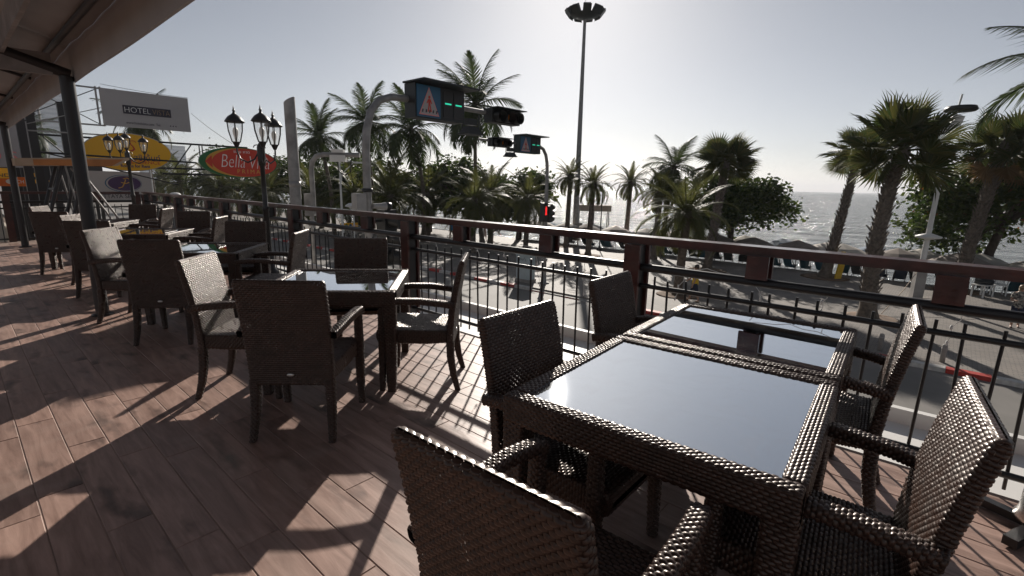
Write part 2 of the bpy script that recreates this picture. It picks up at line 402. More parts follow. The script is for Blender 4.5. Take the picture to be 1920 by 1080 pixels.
def woven_obj(name, parent, lofts, seed=0):
    Vs, Qs, k = [], [], 0; mi = []
    for L in lofts:
        kw = dict(L[1]) if len(L) > 1 else {}
        V, Q, cv, cq = woven(L[0], seed=seed, **kw)
        for a, b, mt in ((V, Q, 0), (cv, cq, 1)):
            Vs.append(a); Qs.append(b + k); k += len(a); mi.append(np.full(len(b), mt, np.int32))
    me = np_mesh(name, np.concatenate(Vs), np.concatenate(Qs))
    me.materials.append(MAT['wicker']); me.materials.append(MAT['wicker_core'])
    mi = np.concatenate(mi)
    if len(me.polygons) == len(mi): me.polygons.foreach_set('material_index', mi)
    return link(name, me, None, parent)

XA, YA, ZA = (1, 0, 0), (0, 1, 0), (0, 0, 1)
def make_chair():
    root = empty('wicker_armchair')
    # seat: loft from back to front
    sec = [((0, y, z), XA, ZA, a, b) for y, z, a, b in [(-.245, .4, .2, .012), (-.235, .4, .225, .045), (-.1, .397, .235, .05), (.1, .4, .24, .05), (.25, .405, .24, .05), (.268, .405, .235, .04), (.278, .405, .22, .012)]]
    woven_obj('seat', root, [(sec,)], 1)
    # back: from below the seat to the top, leaning and gently curved
    prof = [(-.245, .33, .23, .012), (-.246, .335, .236, .022), (-.25, .45, .238, .023), (-.262, .58, .24, .022), (-.282, .7, .242, .021), (-.305, .82, .243, .02), (-.328, .915, .243, .019), (-.3345, .938, .242, .018), (-.3375, .949, .237, .012), (-.3385, .953, .231, .004)]
    sec = []
    for i, (y, z, a, b) in enumerate(prof):
        p, q = prof[max(i - 1, 0)], prof[min(i + 1, len(prof) - 1)]
        ya = Vector((0, (q[1] - p[1]), -(q[0] - p[0]))).normalized()
        sec.append(((0, y, z), XA, tuple(ya), a, b))
    woven_obj('backrest', root, [(sec, {'core': False, 'fill': .955})], 2)
    for sx in (-1, 1):
        sec = [((sx * x, y, z), XA, YA, a, a) for x, y, z, a in [(.212, -.25, .36, .026), (.214, -.252, .25, .025), (.219, -.272, .12, .022), (.226, -.305, .0, .018)]]
        woven_obj('leg', root, [(sec, {'cell': .027})], 3)
        sec = [((sx * x, y, z), XA, YA, a, a) for x, y, z, a in [(.25, .225, .645, .023), (.25, .225, .4, .026), (.249, .228, .2, .024), (.25, .235, .0, .019)]]
        woven_obj('leg', root, [(sec, {'cell': .027})], 4)
        arm = [(.25, -.285, .635), (.262, -.2, .652), (.27, -.05, .668), (.27, .1, .668), (.262, .2, .658), (.255, .255, .645)]
        sec = []
        for i, p in enumerate(arm):
            a_, b_ = Vector(arm[max(i - 1, 0)]), Vector(arm[min(i + 1, 5)]); d = (b_ - a_).normalized()
            xx = d.cross(Vector(ZA)).normalized(); yy = xx.cross(d)
            sec.append(((sx * p[0], p[1], p[2]), (xx.x * sx if sx < 0 else xx.x, xx.y if sx > 0 else -xx.y, xx.z), (yy.x * sx, yy.y, yy.z), .027, .021))
        woven_obj('armrest', root, [(sec, {'cell': .027})], 5)
    mb = MB(); mb.lathe([(0.001, -.004), (1, -.004), (1, 0), (.8, .003), (0.001, .004)], 20, M=Matrix.Translation((0, -.275, .395)) @ Matrix.Rotation(rad(90), 4, 'X') @ Matrix.Diagonal((.021, .011, 1, 1)))
    mb.build('tag_plate', 'steel_tag', root)
    for sx, y in ((-.226, -.305), (.226, -.305), (-.25, .235), (.25, .235)):
        MB().lathe([(.016, 0), (.017, .012), (.012, .014)], 10, at=(sx, y, 0)).build('foot_pad', 'dark_plastic', root)
    return root
def make_table(S=.945):
    root = empty('wicker_table'); h = S / 2; wd = .031
    for k in range(4):
        an = k * math.pi / 2; c, s_ = math.cos(an), math.sin(an)
        ext = h - .002 if k % 2 == 0 else h - 2 * wd
        def tr(x, y, z): return (x * c - y * s_, x * s_ + y * c, z)
        z0 = .74 - .052
        sec = [(tr(-ext, -h + wd, z0), tr(0, 1, 0), ZA, wd * .8, .044)] + [(tr(x, -h + wd, z0), tr(0, 1, 0), ZA, wd, .052) for x in (-ext + .006, 0, ext - .006)] + [(tr(ext, -h + wd, z0), tr(0, 1, 0), ZA, wd * .8, .044)]
        woven_obj('rim', root, [(sec, {'along': True, 'cell': .0255, 'row': .0122, 'amp': .0046, 'r': .012})], 10 + k)
        x, y = (-h + .045), (-h + .045)
        sec = [(tr(x, y, z), XA, YA, a, a) for z, a in [(.64, .044), (.4, .041), (.15, .034), (0, .028)]]
        woven_obj('leg', root, [(sec, {'cell': .027})], 20)
    g = h - 2 * wd + .004
    mb = MB(); mb.box((0, 0, .7285), (2 * g, 2 * g, .008)); mb.build('glass_top', 'table_glass', root)
    mb = MB(); mb.box((0, 0, .71), (2 * g, 2 * g, .012)); mb.build('support_panel', 'dark_plastic', root)
    return root

# ================================================================== LARGE STRUCTURE
STREET = -3.6
def sheet(name, U0, U1, N0, N1, z, mat, nu=1, nn=1):
    V = [(U0 + (U1 - U0) * i / nu, N0 + (N1 - N0) * j / nn, 0) for j in range(nn + 1) for i in range(nu + 1)]
    F = [(j * (nu + 1) + i, j * (nu + 1) + i + 1, (j + 1) * (nu + 1) + i + 1, (j + 1) * (nu + 1) + i) for j in range(nn) for i in range(nu)]
    return tag(MB().add(V, F).build(name, mat, None, (0, 0, z), (0, 0, ANG)), kind='structure')
KN = 18.9                 # far kerb line
PRE = 36.5                # seaward edge of the promenade
sheet('ground', -900, 900, -400, PRE + 1, STREET - .13, 'soil')
sheet('road', -600, 300, 7.0, KN, STREET - .12, 'asphalt')
def slab(name, U0, U1, N0, N1, z0, z1, mat, **k):
    return tag(MB().box(((U0 + U1) / 2, (N0 + N1) / 2, (z0 + z1) / 2), (U1 - U0, N1 - N0, z1 - z0)).build(name, mat, None, (0, 0, 0), (0, 0, ANG)), kind='structure', **k)
slab('pavement', -600, 300, 4.6, 7.0, STREET - .5, STREET, 'concrete')
slab('promenade', -600, 300, KN + .3, PRE, STREET - .5, STREET, 'pavers')
# beach slope
mb = MB()
prof = [(PRE - .05, STREET - .06), (PRE + .9, STREET - .3), (40.5, STREET - .7), (46, STREET - 1.25), (54, STREET - 1.8)]
V = [(U, n_, z + (.03 * math.sin(U * 1.7 + n_)) * (n_ > PRE + .5)) for n_, z in prof for U in range(-400, 141, 4)]
nu = 136
mb.add(V, [(j * nu + i, j * nu + i + 1, (j + 1) * nu + i + 1, (j + 1) * nu + i) for j in range(len(prof) - 1) for i in range(nu - 1)], True)
tag(mb.build('beach', 'sand', None, (0, 0, 0), (0, 0, ANG)), kind='structure')
sheet('sea', -9000, 9000, 41, 14000, STREET - .98, 'sea')
# painted lane lines
mb = MB()
for N_l, L0, gap in ((12.9, 2.0, 4.0), (10.2, 60, 0)):
    U = -80.0
    while U < 20:
        mb.box((U + L0 / 2, N_l, STREET - .1155), (L0, .12, .001)); U += L0 + (gap or .01)
tag(mb.build('road_markings', 'paint_line', None, (0, 0, 0), (0, 0, ANG)), kind='structure')
# far kerb with red and white blocks, and the plain near kerb
kerb = tag(MB().box((-150, KN + .16, STREET - .32), (900, .26, .5)).build('kerb', 'concrete', None, (0, 0, 0), (0, 0, ANG)), kind='structure')
kb = {}
for c in ('kerb_red', 'kerb_white'):
    q = MB(); q.box((0, 0, 0), (.985, .3, .2)); kb[c] = q.mesh('kerb_block'); kb[c].materials.append(MAT[c])
for i in range(-46, 10):
    lowered = -15.6 < i < -11.4
    link('kerb_block', kb['kerb_red' if i % 2 else 'kerb_white'], None, kerb, (i, KN + .15, STREET - .085 - (.11 if lowered else 0)))

# --- deck
CORNER_U = -15.9
RAIL_N = 3.42
deck = tag(MB().box(((CORNER_U + 9) / 2, (-7 + 3.3) / 2, -.1525), (9 - CORNER_U, 10.3, .3)).build('deck', 'grout', None, (0, 0, 0), (0, 0, ANG)), kind='structure')
PW, PL = .167, 1.0
pm = MB(); bx, by, e = PL / 2 - .002, PW / 2 - .002, .0025
pm.add([(-bx, -by, -.014), (bx, -by, -.014), (bx, by, -.014), (-bx, by, -.014), (-bx, -by, -e), (bx, -by, -e), (bx, by, -e), (-bx, by, -e),
        (-bx + e, -by + e, 0), (bx - e, -by + e, 0), (bx - e, by - e, 0), (-bx + e, by - e, 0)],
       [(0, 1, 5, 4), (1, 2, 6, 5), (2, 3, 7, 6), (3, 0, 4, 7), (4, 5, 9, 8), (5, 6, 10, 9), (6, 7, 11, 10), (7, 4, 8, 11), (8, 9, 10, 11)])
plank_me = pm.mesh('floor_tile'); plank_me.materials.append(MAT['deck_tile'])
spots = []
prn = random.Random(3)
for j in range(-24, 20):
    nn_ = .082 - PW / 2 + j * PW
    if nn_ + PW / 2 > 3.3: continue
    off = prn.choice([0, .33, .5, .67]) + prn.uniform(-.03, .03)
    for i in range(-16, 9):
        uu = i + off
        if uu - .5 < CORNER_U + .02: continue
        p = W(uu, nn_); d = p.length
        f_ = Vector((p.x, p.y, -CAM_H)); zc = f_.dot(fw)
        vis = zc > .3 and abs(f_.dot(rt)) / zc < 1.12 and abs(f_.dot(upv)) / zc < .66
        spots.append((0 if vis else 1, d, uu, nn_))
spots.sort()
far = MB()
for k, (vis, d, uu, nn_) in enumerate(spots):
    z = prn.uniform(-.0006, .0004)
    if k < 300 and not vis: link('floor_tile', plank_me, None, deck, (uu, nn_, z))
    else: far.add([(x + uu, y + nn_, zz + z) for x, y, zz in pm.v], pm.f)
tag(far.build('floor_tile_field', 'deck_tile_far', deck), kind='stuff')
# white ledge below and outside the railing
led = tag(MB().box(((CORNER_U + 9) / 2, 3.85, -.22), (9 - CORNER_U, 1.1, .12)).box(((CORNER_U + 9) / 2, 4.4 - .03, -.3), (9 - CORNER_U, .06, .5)).build('ledge', 'ledge_white', None, (0, 0, 0), (0, 0, ANG)), kind='structure')
tag(MB().box(((CORNER_U + 9) / 2, 3.0, -2.0), (9 - CORNER_U, .3, 3.1)).build('deck_wall', 'wall_cream', None, (0, 0, 0), (0, 0, ANG)), kind='structure')

# ================================================================== RAILING
def railing(name, label, origin, rz, length, posts, shorts, seed):
    R = empty(name, origin, rz, label, 'railing'); rg = random.Random(seed)
    top = MB(); top.box((length / 2, 0, 1.1), (length, .13, .038)); top.box((length / 2, 0, 1.07), (length, .07, .022)); top.build('top_rail', 'rail_wood', R)
    MB().tube([(0, 0, .883), (length, 0, .883)], .03, 12).build('mid_rail', 'black_steel', R)
    MB().tube([(0, 0, .745), (length, 0, .745)], .018, 10).build('upper_bar', 'black_steel', R)
    MB().tube([(0, 0, .06), (length, 0, .06)], .018, 10).build('lower_bar', 'black_steel', R)
    bal = MB().tube([(0, 0, -.02), (0, 0, .815)], .0085, 8).mesh('baluster'); bal.materials.append(MAT['black_steel'])
    for x in posts:
        p = MB().box((x, 0, .53), (.075, .09, 1.06)).build('post', 'black_steel', R)
        MB().box((x - .012, -.065, .52), (.125, .026, 1.07)).build('post_board', 'rail_wood', p)
        MB().box((x + .0, .065, .52), (.125, .026, 1.07)).build('post_board', 'rail_wood', p)
    for x in shorts:
        p = MB().box((x, 0, .985), (.07, .08, .15)).build('short_post', 'black_steel', R)
        MB().box((x, -.053, .985), (.13, .024, .15)).build('post_board', 'rail_wood', p)
        MB().box((x, .053, .985), (.13, .024, .15)).build('post_board', 'rail_wood', p)
    x = .1
    while x < length - .05:
        if all(abs(x - q) > .08 for q in posts):
            o = link('baluster', bal, None, R, (x, .012, 0)); o.rotation_euler = (rg.uniform(-.012, .012), rg.uniform(-.02, .02), 0); o.location.z = rg.uniform(-.012, .012)
        x += .135 + rg.uniform(-.012, .012)
    return R
BAY = 2.82
K4 = .95 * cu + 3.72 * su
kU = lambda k: K4 + (k - 4) * BAY
cU = kU(-1)
railing('deck_railing', 'long dark railing with wooden top rail along the seaward edge of the deck', W(cU, RAIL_N), ANG, kU(5.6) - cU,
        [kU(k) - cU for k in range(0, 6)] + [.1], [kU(k + s) - cU for k in range(-1, 5) for s in (.305, .7 if k < 4 else .635)] + [], 1)
railing('deck_railing', 'short end railing at the far left end of the deck, in front of the billboards', W(cU, RAIL_N - .12), ANG - math.pi / 2, 7.2, [.05, 2.45, 4.9], [.85, 1.65, 3.3, 4.1], 2)

# string of white icicle lights looped along the railing
sg = random.Random(5)
def string_light(U0, U1, label):
    R = empty('string_light', W(U0, RAIL_N + .05, .86), ANG, label, 'string lights', 'white string lights on the railing')
    L = U1 - U0; pts = []; x = 0
    while x < L: pts.append((x, .02 + sg.uniform(-.01, .01), .02 + .03 * math.sin(x * 5) + sg.uniform(-.015, .015))); x += .08
    MB().tube(pts, .0022, 5).build('wire', 'wire_white', R)
    x = .25; bulb = MB().lathe([(.001, -.016), (.006, -.012), (.007, 0), (.004, .012), (.001, .014)], 8).mesh('light_bulb'); bulb.materials.append(MAT['wire_white'])
    while x < L - .2:
        ln = sg.choice([.12, .2, .3, .5]); dx = sg.uniform(-.12, .12); dy = sg.uniform(.0, .1)
        p = [(x + dx * t + .012 * math.sin(t * 9), .02 + dy * t, .0 - ln * t) for t in (0, .25, .5, .75, 1)]
        o = MB().tube(p, .0022, 5).build('drop_wire', 'wire_white', R)
        for t in (2, 4): link('light_bulb', bulb, None, o, p[t])
        x += sg.uniform(.3, .65)
string_light(kU(2) + .1, kU(3) - .1, 'white icicle string lights on the railing bay behind the middle table')
string_light(kU(3) + .1, kU(4) - .1, 'white icicle string lights on the railing bay left of the two joined tables')
string_light(kU(4) + .1, kU(5) - .1, 'white icicle string lights on the nearest railing bay at right')

# ================================================================== CANOPY
def canopy():
    R = empty('canopy', W(-6.78, .95), ANG, 'pale fabric canopy on black posts over the inner deck, upper left', 'canopy')
    U0, U1 = -9.5, 9.0      # local x along the edge, local y outwards
    PU = [-7.72, 0, 7.72]
    for x in PU:
        MB().tube([(x, 0, 0), (x, 0, 2.44)], .06, 20).lathe([(.1, 0), (.1, .012), (.065, .02)], 16, at=(x, 0, 0)).build('post', 'post_steel', R)
        MB().tube([(x, .03, 2.46), (x, -.9, 2.74), (x, -5.2, 4.05)], .05, 10).build('rafter', 'post_steel', R)
        MB().box((x, -2.65, 2.53), (.05, 5.1, .2)).build('tie_beam', 'fabric_band', R)
    for x in (-5.15, -2.57, 2.57, 5.15):
        MB().tube([(x, .0, 2.72), (x, -5.2, 4.12)], .02, 8).build('rafter', 'post_steel', R)
    # membrane between the rafters, sagging
    nu_, nv = 72, 16
    def mem(x, v):
        s_ = math.sin(math.pi * ((x - PU[0]) % 2.573) / 2.573)
        return (x, .05 - v * 5.3, 2.74 + v * 1.42 - .07 * s_ * math.sin(math.pi * min(1, v + .1)) + .006 * math.sin(x * 9 + v * 22))
    for a, b_ in ((-1, 0), (0, 1)):
        xa, xb = PU[1] + a * 7.72 - (1.7 if a < 0 else 0), PU[1] + b_ * 7.72 + (1.2 if b_ > 0 else 0)
        V = [mem(xa + (xb - xa) * i / nu_, j / nv) for j in range(nv + 1) for i in range(nu_ + 1)]
        F = [(j * (nu_ + 1) + i, j * (nu_ + 1) + i + 1, (j + 1) * (nu_ + 1) + i + 1, (j + 1) * (nu_ + 1) + i) for j in range(nv) for i in range(nu_)]
        o = MB().add(V, F, True).build('membrane', 'fabric', R)
        md = o.modifiers.new('thick', 'SOLIDIFY'); md.thickness = .004; md.offset = 1
        # valance along the edge, slightly arched between the posts
        pr = []
        K = 40
        for i in range(K + 1):
            x = xa + (xb - xa) * i / K; ph = ((x - PU[0]) % 7.72) / 7.72
            pr.append((x, 2.4 + .004 * math.sin(x * 2.1), 2.755))
        V = []
        for x, zb, zt in pr: V += [(x, .075, zb), (x, .075, zt), (x, .055, zt), (x, .055, zb)]
        F = []
        for i in range(K):
            for j in range(4): F.append((i * 4 + j, (i + 1) * 4 + j, (i + 1) * 4 + (j + 1) % 4, i * 4 + (j + 1) % 4))
        MB().add(V, F).build('valance', 'fabric', R)
        MB().tube([(xa, -.06, 2.72), (xb, -.06, 2.72)], .028, 10).build('edge_tube', 'post_steel', R)
        V = []
        for x, zb, zt in pr: V += [(x, -.42, zb + .17), (x, -.42, zb + .36), (x, -.45, zb + .36), (x, -.45, zb + .17)]
        o = MB().add(V, F).build('inner_band', 'fabric_band', R)
    return R
canopy()

# ================================================================== TABLES AND CHAIRS
chair0 = make_chair(); table0 = make_table()
def put(src, first, xy, rz, label, cat, group):
    o = src if first else dup(src)
    o.location = (xy[0], xy[1], 0); o.rotation_euler = (0, 0, rz); tag(o, label, cat, group)
    return o
T = [((.635, 1.74), -37.3, 'square wicker table nearest the camera, its dark glass top mirroring the sun'),
     ((1.225, 2.505), -37.8, 'square wicker table joined behind the nearest one, glass mirroring the railing'),
     ((-1.32, 3.72), 6, 'square wicker table in the middle, beside the railing post, set alone with four chairs'),
     ((-3.33, 5.36), 7, 'square wicker table third in the row, left of the black lamp post'),
     ((-5.18, 6.91), 12, 'square wicker table whose glass mirrors the yellow oval sign'),
     ((-7.06, 8.34), 13, 'farthest square wicker table, near the end railing')]
for i, (xy, r_, lb) in enumerate(T): put(table0, i == 0, xy, rad(r_), lb, 'table', 'wicker tables on the deck')
def face(dx, dy): return math.atan2(dy, dx) - math.pi / 2
CH = [((.13, 1.08), (.62, .78), 'wicker armchair closest to the camera, seen from behind at bottom centre'),
      ((.265, 1.862), (.76, -.65), 'wicker armchair on the left side of the nearest table'),
      ((.83, 2.73), (.78, -.62), 'wicker armchair on the left side of the second joined table, against the railing post'),
      ((.959, 1.348), (-.82, .58), 'large wicker armchair at the right edge, side of the nearest table, leaning back'),
      ((1.55, 2.29), (-.8, .6), 'wicker armchair on the right side of the second joined table, behind the rightmost chair'),
      ((-1.25, 2.87), (-.03, 1), 'dark wicker armchair with back to the camera in front of the middle table'),
      ((-.66, 3.6), (-1, -.02), 'wicker armchair in side view at the right of the middle table, by the railing'),
      ((-1.39, 4.37), (.17, -.98), 'wicker armchair behind the middle table facing the camera, back to the railing'),
      ((-1.88, 3.4), (.99, .1), 'sunlit wicker armchair on the left of the middle table'),
      ((-3.17, 4.51), (-.15, 1), 'dark wicker armchair with back to the camera at the third table'),
      ((-2.56, 5.22), (-.99, -.1), 'wicker armchair at the right of the third table, beside the lamp post'),
      ((-3.38, 6.07), (.2, -.98), 'wicker armchair behind the third table, left of the lamp post'),
      ((-3.96, 5.1), (1, .06), 'sunlit wicker armchair in front of the black canopy post'),
      ((-5.2, 6.24), (-.22, .97), 'dark wicker armchair with back to the camera partly behind the canopy post'),
      ((-5.86, 6.95), (.97, .22), 'sunlit wicker armchair just left of the canopy post'),
      ((-5.2, 7.9), (.24, -.97), 'wicker armchair behind the table that mirrors the yellow sign'),
      ((-4.5, 7.07), (-.98, -.2), 'wicker armchair at the right of the table that mirrors the yellow sign'),
      ((-7.0, 7.68), (-.25, .97), 'dark wicker armchair with back to the camera at the farthest table'),
      ((-8.0, 8.76), (.97, .24), 'leftmost sunlit wicker armchair, at the farthest table'),
      ((-7.4, 9.75), (.25, -.97), 'wicker armchair at the back of the farthest table, under the second lamp post'),
      ((-6.5, 8.85), (-.97, -.22), 'wicker armchair at the right of the farthest table')]
for i, (xy, d, lb) in enumerate(CH): put(chair0, i == 0, (xy[0] + .03 * d[0], xy[1] + .03 * d[1]), face(*d), lb, 'armchair', 'wicker armchairs on the deck')

# ================================================================== LAMP POSTS ON THE DECK
def lantern(parent, p, s=1.0):
    T_ = Matrix.Translation(p) @ Matrix.Scale(s, 4)
    fr = MB().lathe([(.02, -.03), (.03, -.01), (.045, .02), (.05, .035)], 6, T_, False)
    fr.lathe([(.098, .255), (.112, .262), (.1, .285), (.07, .325), (.035, .35), (.018, .362), (.012, .385), (.02, .393), (.012, .402), (.006, .43), (.001, .455)], 12, T_, True)
    for k in range(6):
        a = k * math.pi / 3
        fr.tube([(.05 * math.cos(a), .05 * math.sin(a), .03), (.085 * math.cos(a), .085 * math.sin(a), .16), (.093 * math.cos(a), .093 * math.sin(a), .26)], .006, 5, M=T_)
    L_ = fr.build('lantern', 'lamp_black', parent)
    MB().lathe([(.047, .035), (.081, .16), (.088, .255)], 6, T_, False).build('pane', 'pane', L_)
    MB().lathe([(.012, .04), (.016, .08), (.03, .13), (.03, .17), (.015, .2), (.001, .205)], 10, T_).build('bulb', 'bulb', L_)
    return L_
def lamp_post(loc, H_, lanterns, label, s=1.0, rz=0, q=1.0):
    R = empty('lamp_post', loc, rz, label, 'lamp post', 'black lantern posts on the deck')
    MB().lathe([(.13, 0), (.13, .05), (.1, .08), (.075, .12), (.07, .3), (.05, .34), (.042, .38), (.04, 1.0), (.05, 1.02), (.05, 1.06), (.038, 1.08), (.033, H_ - .3), (.05, H_ - .28), (.055, H_ - .2), (.055, H_ - .02), (.04, H_ + .02), (.02, H_ + .05), (.001, H_ + .06)], 14).build('post', 'lamp_black', R)
    for a, up_ in lanterns:
        if up_: lantern(R, (0, 0, H_ + .07), s); continue
        c, s_ = math.cos(a), math.sin(a)
        arm = [(.04, H_ - .1), (.1, H_ - .2), (.2, H_ - .25), (.3, H_ - .2), (.335, H_ - .1), (.335, H_ - .03)]
        o = MB().tube([(c * x * s * q, s_ * x * s * q, z) for x, z in arm], .012, 8).build('arm', 'lamp_black', R)
        scr = [(.05 + .05 * math.cos(t) * (1 - t / 9), H_ - .03 + .05 * math.sin(t) * (1 - t / 9)) for t in [k * .5 for k in range(11)]]
        MB().tube([(c * x, s_ * x, z) for x, z in scr], .007, 6).build('scroll', 'lamp_black', o)
        lantern(R, (c * .335 * s * q, s_ * .335 * s * q, H_), s)
lamp_post(W(kU(1.79), RAIL_N - .17), 1.98, [(rad(206), 0), (rad(78), 0), (rad(-58), 0)], 'black post with three glass lanterns in front of the red oval sign', 1.22, 0, .78)
lamp_post(Vector((-9.25, 12.15, 0)), 2.06, [(0, 1), (rad(205), 0), (rad(-75), 0), (rad(40), 0)], 'black post with four glass lanterns in front of the yellow oval sign', 1.0)

# ================================================================== SIGNS
def text_mesh(body, size, extrude=.004, shear=0, bold=0, spacing=1.0):
    cv = bpy.data.curves.new('lettering', 'FONT'); cv.body = body; cv.size = size; cv.extrude = extrude; cv.shear = shear; cv.offset = bold; cv.space_character = spacing
    cv.align_x = 'CENTER'; cv.align_y = 'CENTER'; cv.resolution_u = 3
    o = bpy.data.objects.new('tmp', cv); COL.objects.link(o)
    dg = bpy.context.evaluated_depsgraph_get(); me = bpy.data.meshes.new_from_object(o.evaluated_get(dg), depsgraph=dg)
    bpy.data.objects.remove(o); bpy.data.curves.remove(cv)
    return me
def lettering(parent, body, mat, width, height, x, z, y=-.03, **k):
    me = text_mesh(body, 1.0, **k)
    co = np.zeros(len(me.vertices) * 3, np.float32); me.vertices.foreach_get('co', co); co = co.reshape(-1, 3)
    if not len(co): return
    mn, mx_ = co.min(0), co.max(0); c = (mn + mx_) / 2; sx = width / max(mx_[0] - mn[0], 1e-3); sy = height / max(mx_[1] - mn[1], 1e-3)
    out = np.stack([(co[:, 0] - c[0]) * sx + x, y - (co[:, 2] - c[2]), (co[:, 1] - c[1]) * sy + z], -1)
    me.vertices.foreach_set('co', out.astype(np.float32).ravel()); me.materials.clear(); me.update(); me.flip_normals()
    return link('lettering', me, mat, parent)
def ellipse(a, b, n=48, cx=0, cz=0): return [(cx + a * math.cos(2 * math.pi * k / n), cz + b * math.sin(2 * math.pi * k / n)) for k in range(n)]
# sign planes face the camera along +U: local x = N (to the right), local -y faces the viewer
SIGN_RZ = ANG + math.pi / 2
def sign_root(name, U, N, z, label, cat='sign', group=None): return empty(name, W(U, N, z), SIGN_RZ, label, cat, group)

# white billboard
U_ = -26
R = sign_root('billboard', U_, 6.1, 4.22, 'white rectangular billboard with a dark HOTEL VISTA panel', 'billboard')
MB().box((0, 0, 0), (3.03, .12, 1.42)).build('board', 'sign_white', R)
pn = MB().box((-.02, -.07, -.02), (1.67, .02, .335)).build('name_panel', 'print_dark', R)
lettering(pn, 'HOTEL', 'print_white', .88, .2, -.36, -.02, -.083, bold=-.02)
lettering(pn, 'VISTA', 'print_gold_dim', .62, .2, .46, -.02, -.083, bold=-.02)
lettering(R, 'www.hotelvista.com  Tel.', 'print_dark', 1.2, .1, -.2, -.53, -.064)
for k in range(3): MB().prism([(.72 + k * .1, -.53), (.77 + k * .1, -.49), (.77 + k * .1, -.57)], -.066, -.06).build('arrow_mark', 'print_dark', R)
for x in (-1.5, -1.64): MB().box((x, .02, .0), (.06, .06, 1.5)).build('frame_post', 'grey_paint', R)
for z in (.69, -.72): MB().tube([(-1.5, .06, z), (-4.2, .06, z)], .035, 6).build('frame_arm', 'grey_paint', R)
MB().tube([(-1.6, .06, .66), (-4.0, .06, -.7)], .018, 6).build('frame_brace', 'black_steel', R)
MB().tube([(-1.6, .06, -.7), (-4.0, .06, .66)], .018, 6).build('frame_brace', 'black_steel', R)
MB().box((-4.2, .06, -3.5), (.18, .18, 8.6)).build('mast', 'post_steel', R)

# yellow oval
R = sign_root('oval_sign', -22, 4.45, 2.34, 'yellow oval rooms-for-rent sign behind the four-lantern post')
MB().prism(ellipse(1.25, .625), -.05, .05).build('board', 'sign_yellow', R)
MB().prism(ellipse(1.275, .65), -.03, .06).build('border', 'sign_white', R)
lettering(R, 'เรสซิเด้นท์', 'print_navy', .98, .24, .42, -.15, -.054)
lettering(R, 'RESIDENCE', 'sign_red', .98, .12, .4, -.325, -.054)
lettering(R, 'Rooms for Rent', 'print_navy', .85, .11, .14, -.46, -.054, bold=.02)
sw = [(.14 + .1 * math.cos(t), .33 + .07 * math.sin(t)) for t in [.2 + k * .35 for k in range(8)]] + [(.09, .26), (.14, .2), (.17, .12), (.1, .06), (.02, .06)]
MB().tube([(x, -.055, z) for x, z in sw], [.012] * 8 + [.016, .022, .03, .03, .01], 6).build('swan_mark', 'sign_red', R)
for z in (.42, -.5): MB().tube([(-3.2, .09, z), (3.7, .09, z)], .035, 6).build('truss_chord', 'black_steel', R)
for a, b_ in (((1.35, -.5), (2.0, .42)), ((2.25, .42), (2.25, -.5)), ((2.35, .42), (2.35, -.5)), ((-1.4, -.5), (-2.2, .42)), ((-3.1, .42), (-2.2, -.5))):
    MB().tube([(a[0], .09, a[1]), (b_[0], .09, b_[1])], .022, 6).build('truss_web', 'black_steel', R)
MB().box((-3.2, .09, -2.4), (.2, .2, 7.0)).build('mast', 'post_steel', R)

# red oval
R = sign_root('oval_sign', -18, 6.63, 2.03, 'red oval Bella Villa sign with green and yellow rim')
MB().prism(ellipse(1.22, .49), -.03, .07).build('rim', 'sign_green', R)
MB().prism(ellipse(1.1, .46, cx=.06), -.045, 0).build('band', 'sign_gold', R)
MB().prism(ellipse(1.01, .45, cx=.15), -.06, 0).build('board', 'sign_red', R)
MB().prism([(-1.06, .0), (-.86, .19), (-.86, -.19)], -.065, -.02).build('arrow_mark', 'sign_red', R)
lettering(R, 'Bella', 'print_white', .72, .4, -.24, .04, -.064, shear=.25, bold=-.018)
lettering(R, 'Villa', 'print_white', .62, .4, .6, .02, -.064, shear=.25, bold=-.018)
lettering(R, 'P R I M A', 'sign_gold', .72, .13, .23, -.28, -.064)
lettering(R, 'ซอย หาด', 'print_white', .5, .07, .05, .34, -.064)
for z in (.5, -.42): MB().tube([(-2.2, .1, z), (.3, .1, z)], .03, 6).build('truss_chord', 'black_steel', R)

# white board with purple oval
R = sign_root('board_sign', -24, 4.5, 1.13, 'white board with purple oval monogram and PATTAYA lettering, behind the end railing')
MB().box((0, 0, 0), (1.9, .1, 1.12)).build('board', 'sign_white', R)
MB().prism(ellipse(.57, .32, cx=.06, cz=.12), -.06, -.05).build('ring', 'sign_blue', R)
MB().prism(ellipse(.545, .3, cx=.07, cz=.12), -.065, -.05).build('ring', 'sign_white', R)
MB().prism(ellipse(.51, .275, cx=.09, cz=.12), -.07, -.05).build('emblem', 'sign_purple', R)
pp = [(-.08, -.04), (.02, -.01), (.08, .1), (.12, .2), (.06, .23), (.16, .25), (.24, .2), (.22, .13), (.12, .09), (0, .12)]
MB().tube([(x * 1.25 - .02, -.072, z * 1.3 + .0) for x, z in pp], .018, 6).build('monogram', 'sign_gold', R)
lettering(R, 'PATTAYA SEA VIEW', 'print_dark', 1.7, .15, .02, -.36, -.056)
for x in (-.8, .8): MB().box((x, .08, -2.6), (.1, .1, 5.0)).build('mast', 'post_steel', R)

